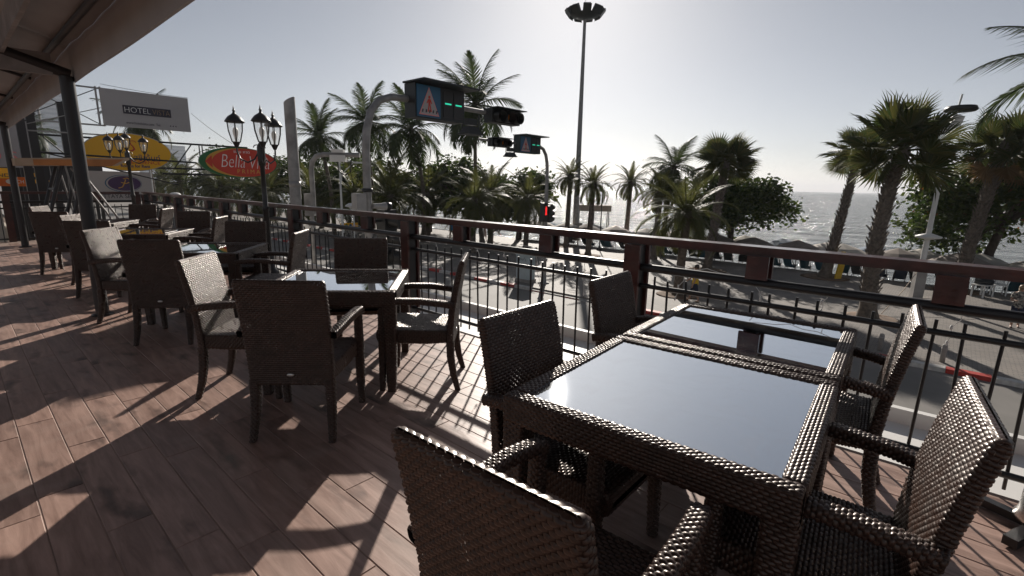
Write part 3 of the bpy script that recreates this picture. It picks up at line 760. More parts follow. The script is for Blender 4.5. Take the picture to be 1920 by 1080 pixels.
# shop signs and dark steel frames at the far left
R = sign_root('board_sign', -21, 1.15, 2.45, 'tall white board with large letters at the far left edge')
MB().box((0, 0, 0), (1.5, .1, 1.5)).build('board', 'sign_white', R)
lettering(R, 'O', 'print_pale_red', .22, .26, -.05, -.42, -.056); lettering(R, 'S', 'print_pale_red', .2, .26, .3, -.42, -.056); lettering(R, 'L', 'print_dark', .1, .22, .22, .0, -.056); lettering(R, 'U', 'print_navy', .2, .3, -.15, .15, -.056)
MB().box((.55, .1, -2.0), (.12, .12, 5.5)).build('mast', 'post_steel', R)
R = sign_root('board_sign', -21.6, 1.0, 1.53, 'small yellow shop board under the tall white board')
MB().box((0, 0, 0), (.8, .08, .3)).build('board', 'sign_yellow', R); lettering(R, 'AND', 'print_dark', .4, .1, .15, -.06, -.045)
MB().box((-.2, .09, -2.4), (.1, .1, 5.2)).build('mast', 'post_steel', R)
R = sign_root('board_sign', -22, 1.4, 1.28, 'orange shop board with white mark at the far left')
MB().box((0, 0, 0), (.75, .08, .28)).build('board', 'sign_orange', R); MB().prism(ellipse(.09, .07, cx=-.05), -.045, -.03).build('logo_mark', 'print_white', R); lettering(R, 'CH', 'print_white', .16, .1, .18, 0, -.045)
MB().box((-.2, .09, -2.4), (.1, .1, 5.2)).build('mast', 'post_steel', R)
R = sign_root('board_sign', -25, 3.0, 1.25, 'black shop board with yellow panels and white MAN lettering behind the swing frame')
MB().box((0, 0, 0), (2.3, .1, 1.5)).build('board', 'shop_dark', R)
lettering(R, 'MAN', 'print_white', .3, .11, -.25, -.33, -.056)
for x, z, mt in ((-.75, .25, 'sign_yellow'), (-.72, .02, 'sign_yellow'), (-.3, .0, 'sign_gold'), (.5, -.12, 'sign_yellow'), (.5, -.03, 'sign_red')):
    MB().box((x, -.055, z), (.3, .02, .13 if mt != 'sign_red' else .05)).build('panel', mt, R)
for x in (-1.0, 1.0): MB().box((x, .1, -2.8), (.1, .1, 5.0)).build('mast', 'post_steel', R)
for k, (U, N, h, lb) in enumerate([(-18.2, 1.5, 2.9, 'dark square steel column, left of a close pair behind the end railing'), (-18.4, 1.72, 3.1, 'dark square steel column, right of a close pair behind the end railing'), (-21.5, 2.75, 3.75, 'tall dark steel column in front of the hazy tower'), (-20.5, 2.25, 2.0, 'shorter dark steel column behind the swing frame')]):
    tag(MB().box((0, 0, (h - STREET) / 2), (.17, .17, h - STREET)).box((0, 0, h - STREET - .05), (.22, .22, .03)).build('steel_column', 'post_steel', None, W(U, N, STREET), (0, 0, ANG)), lb, 'column', 'steel columns behind the end railing')
tag(MB().tube([(0, 0, 0), (0, 1.75, .02)], .02, 6).tube([(0, 0, .1), (0, 1.75, .75)], .012, 6).tube([(0, .1, 0), (0, .1, .15)], .02, 6).build('steel_beam', 'grey_paint', None, W(-18.3, 1.45, 2.62), (0, 0, ANG)), 'thin grey steel beam running behind the canopy post', 'beam')
tag(MB().tube([(0, 0, 0), (0, 4, -.12)], .03, 6).tube([(0, .3, -.02), (0, 3.4, -.85)], .02, 6).build('steel_beam', 'black_steel', None, W(-19.2, 1.7, 2.12), (0, 0, ANG)), 'dark steel beam with diagonal brace behind the swing frame', 'beam')

def cable(a, b_, sag, label):
    A, B = Vector(a), Vector(b_); pts = [A.lerp(B, k / 16) - Vector((0, 0, sag * math.sin(math.pi * k / 16))) for k in range(17)]
    tag(MB().tube([p - A for p in pts], .008, 5).build('overhead_cable', 'dark_plastic', None, A), label, 'cable', 'overhead cables')
cable(W(-25.8, 7.65, 4.3), W(-17.9, 6.4, 2.62), .05, 'thin overhead cable from the billboard edge down to the red oval sign')
cable(W(-25.8, 4.6, 5.05), W(-26.2, 7.7, 4.99), .04, 'thin overhead cable along the top edge of the white billboard')
# canopy swing beyond the end railing
def swing():
    R = empty('canopy_swing', W(-14.3, 1.95, 0), SIGN_RZ, 'garden swing frame with a flat orange and tan canopy, inside the end railing', 'swing')
    tp = MB().prism([(-.98, 1.66), (-.98, 1.8), (.84, 1.9), (.84, 1.86), (.62, 1.72)], -.5, .5).build('canopy', 'tarp_tan', R)
    MB().prism([(-.72, 1.68), (-.72, 1.79), (.74, 1.86), (.5, 1.7)], -.512, -.502).build('valance', 'tarp_orange', tp)
    for y in (-.45, .45):
        MB().tube([(-.72, y, 0), (-.6, y, .7), (-.45, y, 1.2), (-.28, y, 1.72)], .035, 8).build('leg', 'post_steel', R)
        MB().tube([(-.3, y, 0), (-.22, y, .7), (-.08, y, 1.2), (.05, y, 1.74)], .035, 8).build('leg', 'post_steel', R)
        MB().tube([(.75, y, 0), (.45, y, .7), (-.05, y, 1.66)], .02, 8).build('brace', 'galv', R)
        MB().tube([(-.05, y, .1), (-.25, y, 1.7)], .016, 8).build('brace', 'galv', R)
    MB().tube([(-.45, -.45, 1.2), (-.45, .45, 1.2)], .025, 8).build('crossbar', 'post_steel', R)
    MB().box((-.1, 0, .42), (.42, .8, .05)).build('seat', 'wood_dark', R)
swing()
tag(MB().box((0, 0, 2), (14, 6, 4.6)).box((0, 3.05, 3.0), (13.2, .2, .5)).build('shop_building', 'wall_cream', None, W(-32, -1.8, STREET), (0, 0, ANG)), 'low cream shop building behind the signs at far left', 'building')

# ================================================================== TRAFFIC SIGNALS
def pictogram(parent, x0, z0, s, y):
    # crossing sign: blue square, pale triangle, walking figure, zebra bars
    q = MB().box((x0, y, z0), (s * 1.0, .02, s)).build('sign_face', 'sign_blue', parent)
    f2 = y - .013
    MB().prism([(x0, z0 + .46 * s), (x0 + .43 * s, z0 - .44 * s), (x0 - .43 * s, z0 - .44 * s)], f2 - .004, f2).build('triangle', 'print_pale_red', q)
    MB().prism([(x0, z0 + .42 * s), (x0 + .38 * s, z0 - .41 * s), (x0 - .38 * s, z0 - .41 * s)], f2 - .008, f2 - .004).build('triangle', 'sign_white', q)
    f3 = f2 - .01
    fig = MB(); fig.prism(ellipse(.045 * s, .05 * s, 12, x0, z0 + .14 * s), f3 - .004, f3)
    for p in ([(-.05, .08), (.05, .08), (.04, -.1), (-.04, -.1)], [(-.04, -.1), (.0, -.1), (-.03, -.33), (-.08, -.33)], [(.0, -.1), (.04, -.1), (.1, -.32), (.05, -.33)], [(.05, .08), (.12, -.06), (.09, -.07), (.03, .03)], [(-.05, .08), (-.12, -.05), (-.09, -.07), (-.03, .03)]):
        fig.prism([(x0 + a * s, z0 + b_ * s) for a, b_ in p][::-1], f3 - .004, f3)
    fig.build('walking_figure', 'sign_red', q)
    zb = MB()
    for k in range(5): zb.prism([(x0 + (-.3 + k * .15) * s - .02 * s, z0 - .36 * s), (x0 + (-.3 + k * .15) * s + .03 * s, z0 - .36 * s), (x0 + (-.3 + k * .15) * s + .05 * s, z0 - .26 * s), (x0 + (-.3 + k * .15) * s, z0 - .26 * s)], f3 - .004, f3)
    zb.build('zebra_bars', 'print_dark', q)
def signal_head(parent, x0, z0, y=0, flip=1):
    h = MB(); h.box((x0, y, z0), (1.15, .3, .36)); 
    for k in range(3): h.tube([(x0 - .37 + k * .37, y - .14, z0), (x0 - .37 + k * .37, y - .36, z0 - .02)], .155, 14, cap=False)
    h.box((x0, y - .25, z0 + .19), (1.2, .3, .02))
    o = h.build('signal_head', 'dark_plastic', parent)
    for k, mt in enumerate(('dark_lens', 'amber_lens', 'dark_lens')):
        MB().lathe([(.001, .02), (.08, .012), (.135, 0)], 16, Matrix.Translation((x0 - .37 + k * .37, y - .152, z0)) @ Matrix.Rotation(rad(90), 4, 'X')).build('lens', mt, o)
def floodlight(parent, x0, z0, y=0):
    f_ = MB().box((x0, y, z0), (.5, .34, .16), taper=.7); f_.box((x0, y, z0 - .1), (.56, .4, .05))
    f_.tube([(x0 - .3, y, z0 + .42), (x0 - .3, y, z0)], .02, 6).tube([(x0 + .3, y, z0 + .42), (x0 + .3, y, z0)], .02, 6).box((x0, y, z0 + .2), (.3, .2, .16))
    f_.build('floodlight', 'dark_plastic', parent)
def gantry(U, N, dirn, label, ped):
    R = empty('traffic_signal_gantry', W(U, N, STREET), SIGN_RZ, label, 'traffic signal', 'crossing signal gantries')
    zt = 7.0; d = dirn
    bend = [(0, 0, 0), (0, 0, 3.2), (0, 0, 5.75), (d * .04, 0, 6.2), (d * .16, 0, 6.6), (d * .38, 0, 6.86), (d * .7, 0, 6.98), (d * 1.1, 0, zt), (d * 3.2, 0, zt), (d * 4.9, 0, zt)]
    MB().tube(bend, [.11, .1, .085, .085, .083, .08, .08, .075, .06, .05], 14).lathe([(.3, 0), (.3, .04), (.16, .06), (.13, .5), (.12, 1.2), (.15, 1.22), (.15, 1.3), (.11, 1.34)], 14).build('pole', 'galv', R)
    bx = d * 1.92 if d > 0 else d * 1.75
    b_ = MB().box((bx, -.1, zt - .04), (1.53, .4, .76)).box((bx + .06, -.3, zt + .37), (1.75, .8, .04)).build('sign_box', 'dark_green' if d < 0 else 'dark_plastic', R)
    left = bx - .38
    pictogram(b_, left, zt - .04, .7, -.312)
    for k in (0, 1):
        c = MB().box((bx + .22 + k * .34, -.306, zt - .04), (.3, .02, .6)).build('countdown_panel', 'shop_dark', b_)
        MB().box((bx + .22 + k * .34, -.318, zt - .02), (.2, .008, .035)).build('lit_segment', 'led_green', c)
    signal_head(R, d * 4.3 if d > 0 else d * 3.75, zt - .08, -.12)
    floodlight(R, d * 3.15 if d > 0 else d * 2.9, zt - .52, -.05)
    if ped:
        p = MB().box((-.22, -.05, 3.75), (.34, .26, .95)).box((-.22, -.25, 4.07), (.34, .2, .03)).build('pedestrian_signal', 'dark_plastic', R)
        fg = MB(); fg.prism(ellipse(.045, .05, 12, -.22, 4.03), -.19, -.182)
        fg.prism([(a_, z_ + .75) for a_, z_ in [(-.29, 3.22), (-.15, 3.22), (-.17, 3.02), (-.14, 2.86), (-.2, 2.86), (-.22, 2.98), (-.24, 2.86), (-.3, 2.86), (-.27, 3.02)][::-1]], -.19, -.182)
        fg.build('standing_figure', 'led_red', p)
        q = MB().box((.25, .0, 3.7), (.3, .3, .95))
        for k in range(3): q.tube([(.3, -.0, 4.0 - k * .3), (.62, -.0, 3.98 - k * .3)], .13, 12)
        q.build('signal_head', 'dark_plastic', R)
        s_ = MB().box((-.12, -.14, 2.0), (.42, .02, .5)).build('sign_plate', 'sign_blue', R)
        MB().prism([(-.12, 2.2), (.05, 1.8), (-.29, 1.8)], -.158, -.152).build('triangle', 'sign_white', s_)
        for k in range(3): MB().box((-.12, -.14, 1.62 - k * .16), (.38, .02, .1)).build('sign_plate', 'sign_white', R)
    else:
        MB().box((-.22, 0, 4.6), (.24, .22, .46)).build('control_box', 'grey_paint', R)
        hn = MB().tube([(.08, -.08, 4.55), (.26, -.1, 4.54), (.32, -.1, 4.54), (.4, -.11, 4.54)], [.06, .07, .08, .09], 14)
        hn.build('camera_housing', 'grey_paint', R)
        MB().lathe([(.075, 0), (.095, .05), (.085, .12), (.001, .14)], 14, Matrix.Translation((.4, -.11, 4.54)) @ Matrix.Rotation(rad(90), 4, 'Y')).build('horn', 'dark_plastic', R)
        q = MB().box((.55, .1, 3.8), (.32, .35, 1.3))
        for k in range(3): q.tube([(.6, -.05, 4.2 - k * .42), (.6, -.5, 4.18 - k * .42)], .17, 14)
        q.box((.2, .1, 4.2), (.5, .06, .06)).box((.2, .1, 3.4), (.5, .06, .06)); q.build('signal_head', 'dark_plastic', R)
        for z in (3.2, 4.0, 4.9): MB().lathe([(.12, -.04), (.125, 0), (.12, .04)], 14, at=(0, 0, z)).build('clamp', 'dark_plastic', R)
gantry(-9.95, 6.3, 1, 'near curved traffic signal gantry with large crossing sign box over the road', False)
gantry(-15.8, 20.46, -1, 'far curved traffic signal gantry with small crossing sign and red pedestrian light', True)

# steel pole and camera arm
R = empty('steel_pole', (-4.79, 11.0, STREET), 0, 'thick grey steel pole with a slanted open top, right of the lantern post', 'pole')
pm_ = MB().tube([(0, 0, 0), (0, 0, 6.74)], .115, 20)
k = len(pm_.v)
pm_.v = [(x, y, z + (x * .6 if z > 6 else 0)) for x, y, z in pm_.v]
pm_.build('shaft', 'galv', R)
MB().lathe([(.12, -.06), (.124, 0), (.12, .06)], 20, at=(0, 0, 5.0)).build('collar', 'galv', R)
R = empty('camera_bracket', (-4.55, 11.35, STREET), 0, 'grey bent tube arm carrying a surveillance camera beside the steel pole', 'camera')
MB().tube([(0, 0, 4.35), (0, 0, 5.35), (.03, 0, 5.5), (.13, 0, 5.62), (.3, 0, 5.66), (1.1, 0, 5.66)], .055, 10).box((-.08, 0, 4.55), (.2, .14, .5)).build('arm', 'galv', R)
MB().box((.62, 0, 5.58), (.34, .16, .14)).box((.62, 0, 5.74), (.26, .14, .07)).build('camera_housing', 'white_paint', R)
MB().tube([(.6, 0, 5.52), (.62, 0, 5.3), (.75, 0, 5.22), (.88, 0, 5.3), (.9, 0, 5.55)], .015, 6).build('cable', 'dark_plastic', R)
MB().tube([(-.05, 0, 0), (-.05, 0, 4.5)], .05, 8).build('support', 'galv', R)
# slim white street lamp poles
def street_lamp(xy, h, label, armdir=1):
    R = empty('street_lamp', (*xy, STREET), 0, label, 'street lamp', 'slim white street lamps')
    MB().tube([(0, 0, 0), (0, 0, h)], [.09, .05], 10).build('pole', 'white_paint', R)
    MB().tube([(0, 0, h - 1.6), (.15 * armdir, 0, h - .8), (.9 * armdir, 0, h - .1)], .03, 6).build('brace', 'white_paint', R)
    MB().tube([(-.5 * armdir, 0, h + .05), (1.1 * armdir, 0, h - .08)], .035, 6).build('arm', 'white_paint', R)
    MB().box((1.25 * armdir, 0, h - .1), (.6, .22, .1)).build('lamp_head', 'white_paint', R)
street_lamp((-11.2, 32.5), 6.4, 'slim white street lamp just left of the near signal gantry')
street_lamp((-36, 50), 7.8, 'slim white street lamp right of the PATTAYA board', -1)
def mushroom(xy, h, label):
    R = empty('park_lamp', (*xy, STREET), 0, label, 'park lamp', 'mushroom park lamps')
    MB().tube([(0, 0, 0), (0, 0, h)], .05, 8).build('pole', 'white_paint', R)
    MB().lathe([(.06, h), (.2, h + .35), (.3, h + .45)], 12).build('stem', 'white_paint', R)
    MB().lathe([(.32, h + .45), (.52, h + .5), (.5, h + .58), (.3, h + .7), (.001, h + .74)], 16).build('shade', 'white_paint', R)
mushroom((-33.5, 49.5), 3.0, 'small white mushroom-shaped lamp above the railing left of the red sign')
mushroom((-10.6, 33.0), 3.0, 'small white mushroom-shaped lamp beside the signal control box')

# high mast floodlight towers
def high_mast(xy, h, label, r=1.0):
    R = empty('floodlight_mast', (*xy, STREET), .2, label, 'light mast', 'high floodlight masts')
    MB().lathe([(.5, 0), (.5, .12), (.36, .16), (.3, 1.2)], 12).tube([(0, 0, .2), (0, 0, 2.2), (0, 0, h)], [.3, .28, .13], 14).box((.35, 0, 1.0), (.5, .5, 1.3)).build('pole', 'galv', R)
    MB().lathe([(.3, h - .25), (.55, h - .2), (1.0 * r, h + .05), (1.0 * r, h + .12), (.5, h + .05), (.4, h + .3), (.15, h + .35)], 18).build('head_ring', 'dark_plastic', R)
    for k in range(9):
        a = 2 * math.pi * k / 9 + .3; T_ = Matrix.Translation((1.12 * r * math.cos(a), 1.12 * r * math.sin(a), h + .32)) @ Matrix.Rotation(a, 4, 'Z') @ Matrix.Rotation(rad(38), 4, 'Y')
        MB().box((0, 0, 0), (.34, .62, .62), M=T_).box((.2, 0, 0), (.06, .72, .72), M=T_).build('floodlight', 'dark_plastic', R)
    MB().tube([(0, 0, h + .3), (0, 0, h + 2.2)], .02, 5).build('lightning_rod', 'galv', R)
high_mast((6.0, 47.85), 19.9, 'tall floodlight mast standing on the promenade, reaching the top of the photo', 1.25)
high_mast((-95, 103), 26.5, 'distant floodlight mast behind the billboard', 1.8)

# white lamp by the fan palms at right
R = empty('promenade_lamp', (19.86, 23.75, STREET), -.3, 'white promenade lamp with angular head on a stone base among the fan palms', 'street lamp')
MB().box((0, 0, .75), (.42, .42, 1.5)).build('stone_base', 'concrete', R)
MB().tube([(0, 0, 1.4), (.12, 0, 8.1)], [.12, .08], 12).build('pole', 'white_paint', R)
MB().prism([(-.5, 7.85), (.25, 7.85), (.42, 8.5), (.1, 8.6)], -.35, .35).build('reflector', 'white_paint', R)
MB().lathe([(.55, 8.75), (.62, 8.82), (.55, 8.98), (.001, 9.05)], 14, at=(.35, 0, 0)).build('lamp_head', 'dark_plastic', R)
MB().tube([(.2, 0, 8.5), (.3, 0, 9.5)], .04, 6).build('finial', 'white_paint', R)
MB().lathe([(.05, 2.9), (.5, 3.0), (.52, 3.08), (.001, 3.25)], 14, at=(.05, 0, 0)).build('low_shade', 'white_paint', R)
tag(MB().tube([(19.6, 23.5, STREET + 1.6), (17.6, 21.8, STREET + .75), (15.6, 20.2, STREET + .1)], .018, 6).build('guy_rope', 'tarp_tan', None), 'thin rope stretched from the lamp base down to the large fan palm', 'rope')

# pale control cabinet, bollards, signboard
R = empty('control_cabinet', (.71, 26.2, STREET), ANG, 'pale blue grey roadside control cabinet by the far kerb', 'cabinet')
MB().box((0, 0, .08), (1.0, .6, .16)).build('plinth', 'concrete', R)
MB().box((0, 0, .8), (.9, .5, 1.3)).box((0, 0, 1.47), (.96, .56, .05)).build('body', 'cabinet', R)
gz = random.Random(2)
MB().tube([(-.25 + .05 * k + gz.uniform(-.02, .02), -.256, 1.25 + gz.uniform(-.12, .1)) for k in range(11)], .008, 5).build('graffiti', 'print_dark', R)
for k in range(11):
    tag(MB().lathe([(.07, 0), (.07, .5), (.06, .56), (.001, .58)], 12).lathe([(.074, .4), (.075, .42), (.074, .47)], 12).build('bollard', 'concrete', None, W(-7.4 + .78 * k, KN + .75, STREET)), 'short grey bollard behind the kerb, ' + nth(k) + ' from the left', 'bollard', 'kerbside bollards')
R = sign_root('notice_board', -34.6, 20.2, -1.85, 'yellow notice board on legs beyond the railing, left of the near gantry', 'notice board')
MB().box((0, 0, 0), (1.5, .05, .5)).build('board', 'sign_yellow', R)
for x, mt in ((-.25, 'sign_green'), (.1, 'sign_blue'), (.42, 'sign_orange')): MB().prism(ellipse(.12, .12, 14, x, .05), -.032, -.026).build('round_mark', mt, R)
MB().box((0, 0, -.75), (1.5, .05, .85)).build('poster', 'cloth_floral', R)
for x in (-.5, .5): MB().box((x, .05, -1.1), (.06, .05, 2.6)).build('leg', 'galv', R)

# ================================================================== PALMS AND TREES
def blade_rows(P, d, side, up_, L, wd, droop, out):
    # one leaflet: 2 quads (5 verts), drooping
    t = d; n_ = t.cross(up_).normalized()
    a = P - n_ * wd * .5; b_ = P + n_ * wd * .5
    m_ = P + t * L * .5 + Vector((0, 0, -droop * L * .12)); e_ = P + t * L + Vector((0, 0, -droop * L * .5))
    out.add([a, b_, m_ + n_ * wd * .55, m_ - n_ * wd * .55, e_], [(0, 1, 2, 3), (3, 2, 4)])
def frond_mesh(L, bend, npair, ll, wd, seed, mat, vee=.5, droop=.6):
    rg = random.Random(seed); mb = MB(); pts = []; ang = 0; p = Vector((0, 0, 0)); K = 14
    for i in range(K + 1):
        pts.append(p.copy()); ang = -bend * (i / K) ** 1.4; p = p + Vector((math.cos(ang), 0, math.sin(ang))) * (L / K)
    mb.tube(pts, [.035 * (1 - .85 * i / K) * L / 3 + .006 for i in range(K + 1)], 4, cap=False)
    for i in range(npair):
        f_ = .1 + .9 * i / (npair - 1); x = f_ * K; k = min(int(x), K - 1); P = pts[k].lerp(pts[k + 1], x - k); tg = (pts[k + 1] - pts[k]).normalized()
        prof = math.sin(math.pi * min(1, .18 + f_ * .8)) ** .7
        for s_ in (-1, 1):
            an = rad(68 - 38 * f_) + rg.uniform(-.12, .12); side = Vector((0, s_, 0)); upn = tg.cross(Vector((0, 1, 0)));
            upn = -upn if upn.z < 0 else upn
            d = (tg * math.cos(an) + side * math.sin(an) + upn * (vee * math.sin(an) * rg.uniform(.3, 1))).normalized()
            blade_rows(P, d, side, upn, ll * prof * rg.uniform(.8, 1.1), wd, droop * rg.uniform(.5, 1.4), mb)
    me = mb.mesh('frond'); me.materials.append(MAT[mat]); return me
def fan_mesh(pet, R_, nb, seed, mat, spread=rad(150), cup=.25):
    rg = random.Random(seed); mb = MB()
    hub = Vector((pet, 0, -.12 * pet)); mb.tube([(0, 0, 0), (pet * .6, 0, .02), hub], [.045, .03, .025], 5, cap=False)
    for i in range(nb):
        a = -spread + 2 * spread * i / (nb - 1); l = R_ * (.72 + .28 * math.cos(a * .6)) * rg.uniform(.92, 1.05)
        d = Vector((math.cos(a), math.sin(a), cup * (1 - math.cos(a)) + rg.uniform(-.03, .03))).normalized()
        pr_ = Vector((-math.sin(a), math.cos(a), 0)); wd = l * math.tan(spread / nb) * 1.05
        m_ = hub + d * l * .55; e_ = hub + d * l + Vector((0, 0, -.14 * l * rg.uniform(.3, 1.5)))
        q = m_ + d * l * .2 + Vector((0, 0, -.02 * l))
        z1 = Vector((0, 0, .03 * l))
        mb.add([hub, m_ - pr_ * wd * .55, m_ + z1, m_ + pr_ * wd * .55, q - pr_ * wd * .25, q + z1 * .6, q + pr_ * wd * .25, e_],
               [(0, 1, 2), (0, 2, 3), (1, 4, 5, 2), (2, 5, 6, 3), (4, 7, 5), (5, 7, 6)])
    me = mb.mesh('fan_leaf'); me.materials.append(MAT[mat]); return me
COCO = [frond_mesh(3.6, b_, 50, 1.0, .05, 10 + i, 'coco_leaf', .15, 1.0) for i, b_ in enumerate((.7, 1.2, 1.7, 2.1))]
DATE = [frond_mesh(2.9, b_, 62, .5, .026, 30 + i, 'date_leaf', .35, .5) for i, b_ in enumerate((.9, 1.5, 2.0, 2.4))]
FAN = [fan_mesh(.95, 1.1, 34, 50 + i, 'fan_leaf') for i in range(3)]
FAND = [fan_mesh(1.0, .95, 26, 60 + i, 'fan_dry', rad(110), -.2) for i in range(2)]

def trunk_pts(base, top, bow=.0, K=10):
    b_, t_ = Vector(base), Vector(top); out = []
    for i in range(K + 1):
        f_ = i / K; p = b_.lerp(t_, f_); p.x += bow * math.sin(math.pi * f_); out.append(p - b_)
    return out
def palm(kind, base, top, label, nf, scale=1.0, seed=0, r0=.22, r1=.13, bow=0, wind=0.0, emin=-50, emax=75, group='palms along the promenade'):
    rg = random.Random(seed); base = Vector(base); top = Vector(top)
    R = empty(kind + '_palm', base, 0, label, 'palm tree', group)
    P = trunk_pts(base, top, bow, 16); K = len(P)
    rads = [r0 + (r1 - r0) * (i / (K - 1)) ** .6 + (.25 * r0 if i == 0 else 0) for i in range(K)]
    if kind != 'fan':
        P2, R2 = [], []
        for i in range(K - 1):
            for s_ in (0, .5): P2.append(P[i].lerp(P[i + 1], s_)); R2.append((rads[i] * (1 - s_) + rads[i + 1] * s_) * (1.0 if s_ else .93))
        P2.append(P[-1]); R2.append(rads[-1]); MB().tube(P2, R2, 10).build('trunk', 'palm_trunk', R)
    else:
        tr = MB().tube(P, rads, 14).build('trunk', 'palm_trunk', R)
        bt = MB(); Hh = (top - base).length; nb = int(Hh * 26)
        for k in range(nb):
            f_ = .16 + .84 * k / nb; i = min(int(f_ * (K - 1)), K - 2); p = P[i].lerp(P[i + 1], f_ * (K - 1) - i); rr_ = r0 + (r1 - r0) * f_ ** .6
            a = k * 2.4 + rg.uniform(-.2, .2); lean = rg.uniform(.35, .75); ln = rg.uniform(.14, .3) * scale
            T_ = Matrix.Translation(p) @ Matrix.Rotation(a, 4, 'Z') @ Matrix.Translation((rr_ * .9, 0, 0)) @ Matrix.Rotation(lean, 4, 'Y')
            bt.add([(-.03, -.07 * scale, 0), (.05, -.06 * scale, 0), (.05, .06 * scale, 0), (-.03, .07 * scale, 0), (0, -.025, ln), (.025, 0, ln * 1.05), (0, .025, ln), (-.015, 0, ln)],
                   [(0, 1, 5, 4), (1, 2, 6, 5), (2, 3, 7, 6), (3, 0, 4, 7), (4, 5, 6, 7)], False, T_)
        tag(bt.build('leaf_bases', 'boot', tr), kind='stuff')
    tl = top - base
    hb = MB().lathe([(r1 * .9, -.5 * scale), (r1 * 1.5, -.15 * scale), (r1 * 1.6, .1 * scale), (r1 * .8, .4 * scale), (.02, .6 * scale)], 10)
    if kind == 'coconut':
        for k in range(7):
            a = rg.uniform(0, 6.28); hb.lathe([(.001, -.13), (.1, -.06), (.11, .03), (.06, .11), (.001, .13)], 8, at=(.28 * math.cos(a), .28 * math.sin(a), -.3 + rg.uniform(-.1, .1)))
    H_ = hb.build('crown', 'boot' if kind != 'coconut' else 'bark', R, tl)
    ml = {'coconut': COCO, 'date': DATE, 'fan': FAN}[kind]
    for k in range(nf):
        f_ = k / nf; el = emax + (emin - emax) * f_ ** .85 + rg.uniform(-8, 8); az = k * 2.39996 + rg.uniform(-.25, .25)
        if wind: az = az - wind * math.sin(az - math.pi)   # pushed towards -x
        if kind == 'fan': me = rg.choice(ml) if el > -40 or rg.random() < .4 else rg.choice(FAND)
        else: me = ml[min(3, max(0, int((75 - el) / 36)))]
        o = link('frond' if kind != 'fan' else 'fan_leaf', me, None, H_, (.06 * math.cos(az), .06 * math.sin(az), .1 * scale))
        sc = scale * rg.uniform(.85, 1.1); o.scale = (sc, sc, sc)
        o.rotation_mode = 'QUATERNION'
        o.rotation_quaternion = Quaternion((0, 0, 1), az) @ Quaternion((0, 1, 0), -rad(el)) @ Quaternion((1, 0, 0), rg.uniform(-.35, .35) * (3.2 if kind == 'fan' else 1))
    return R
S = STREET
palm('fan', (14.7, 19.78, S), (15.3, 20.3, 3.0), 'large fan palm with shaggy trunk in front of the white lamp', 34, 1.12, 1, .34, .2, bow=-.25, emin=-42, emax=82)
palm('fan', (18.87, 29.4, S), (19.9, 29.6, 3.6), 'slender leaning fan palm seen clear against the sea', 28, .95, 2, .34, .16, emin=-45)
palm('fan', (12.4, 31.12, S), (12.9, 31.1, 2.9), 'fan palm rising above the dark round tree', 34, 1.05, 3, .3, .17, emin=-35)
palm('fan', (23.78, 26.02, S), (24.9, 26.2, 3.6), 'dark fan palm behind the white lamp at right', 30, 1.15, 4, .34, .2, emin=-60)
palm('coconut', (27.2, 22.5, S), (24.3, 21.4, 6.6), 'coconut palm whose fronds hang in from the upper right edge', 28, 1.35, 5, .25, .15, emin=-50)
for i, (xy, zt, lb, sc) in enumerate([((4.58, 42.5), 2.2, 'slim date palm left of the light mast base', .7), ((5.67, 37.0), 1.6, 'date palm right beside the light mast', .7), ((10.26, 45.0), 1.8, 'date palm right of the beach shelter', .72),
        ((10.27, 35.7), 1.2, 'date palm with drooping fronds behind the nearest date palm', .75), ((8.04, 23.5), .2, 'nearest date palm, drooping over the railing post', .92), ((1.0, 39.1), .4, 'bushy date palm left of the red pedestrian light', 1.0)]):
    palm('date', (*xy, S), (xy[0] + .15, xy[1], zt), lb, 44, sc, 20 + i, .24, .19, emin=-45, emax=80)
palm('coconut', (11.2, 37.5, S), (11.7, 37.2, 2.9), 'coconut palm left of the fan palm above the dark tree', 20, .8, 30, .2, .12, wind=.3)
for i, (c, lb, sc, bw) in enumerate([((-17.2, 45.0, 5.2), 'leftmost coconut palm of the row, right of the steel pole', .95, .3), ((-13.0, 45.2, 6.5), 'coconut palm behind the curved gantry pole', 1.1, -.2), ((-8.8, 43.5, 5.8), 'coconut palm under the large crossing sign', 1.15, .5), ((-3.2, 42.0, 7.6), 'tallest coconut palm with windblown fronds behind the signal heads', 1.2, -.3)]):
    palm('coconut', (c[0] + (.8 if i < 3 else .6), c[1] + .3, S), c, lb, 25, sc * (.92 if i < 3 else 1.0), 40 + i, .24, .13, bow=bw, wind=.35 if i == 3 else .15, emin=-48, emax=85)
palm('coconut', (-40.6, 56.7, S), (-41, 56.7, 7.6), 'coconut palm partly hidden behind the white billboard', 26, 1.2, 77, .24, .13, emin=-65)
palm('coconut', (-59, 62, S), (-59.4, 62, 6.5), 'hazy coconut palm behind the dark steel columns at far left', 26, 1.2, 78, .24, .13, emin=-65)
# rows of shorter date palms receding along the promenade at left
k = 0
dp = random.Random(9)
for U, N, zt, sc in [(-27, 26, .2, 1.2), (-30, 31, .6, 1.3), (-34, 23.5, .3, 1.3), (-36, 29, .4, 1.3), (-40, 24, .2, 1.35), (-44, 30, .6, 1.4), (-47, 23.5, .1, 1.4), (-52, 27, .4, 1.4), (-56, 23, .2, 1.5), (-62, 25, .5, 1.6), (-68, 22.5, .4, 1.6), (-76, 24, .8, 1.7), (-84, 22.5, .8, 1.8), (-95, 23, 1.2, 1.9)]:
    p = W(U, N, S)
    palm('date', p, (p.x + .1, p.y, zt), nth(k) + ' short bushy date palm from the right in the rows receding at left', 34, sc, 60 + k, .26, .2, emin=-50, emax=78, group='date palms receding along the promenade'); k += 1

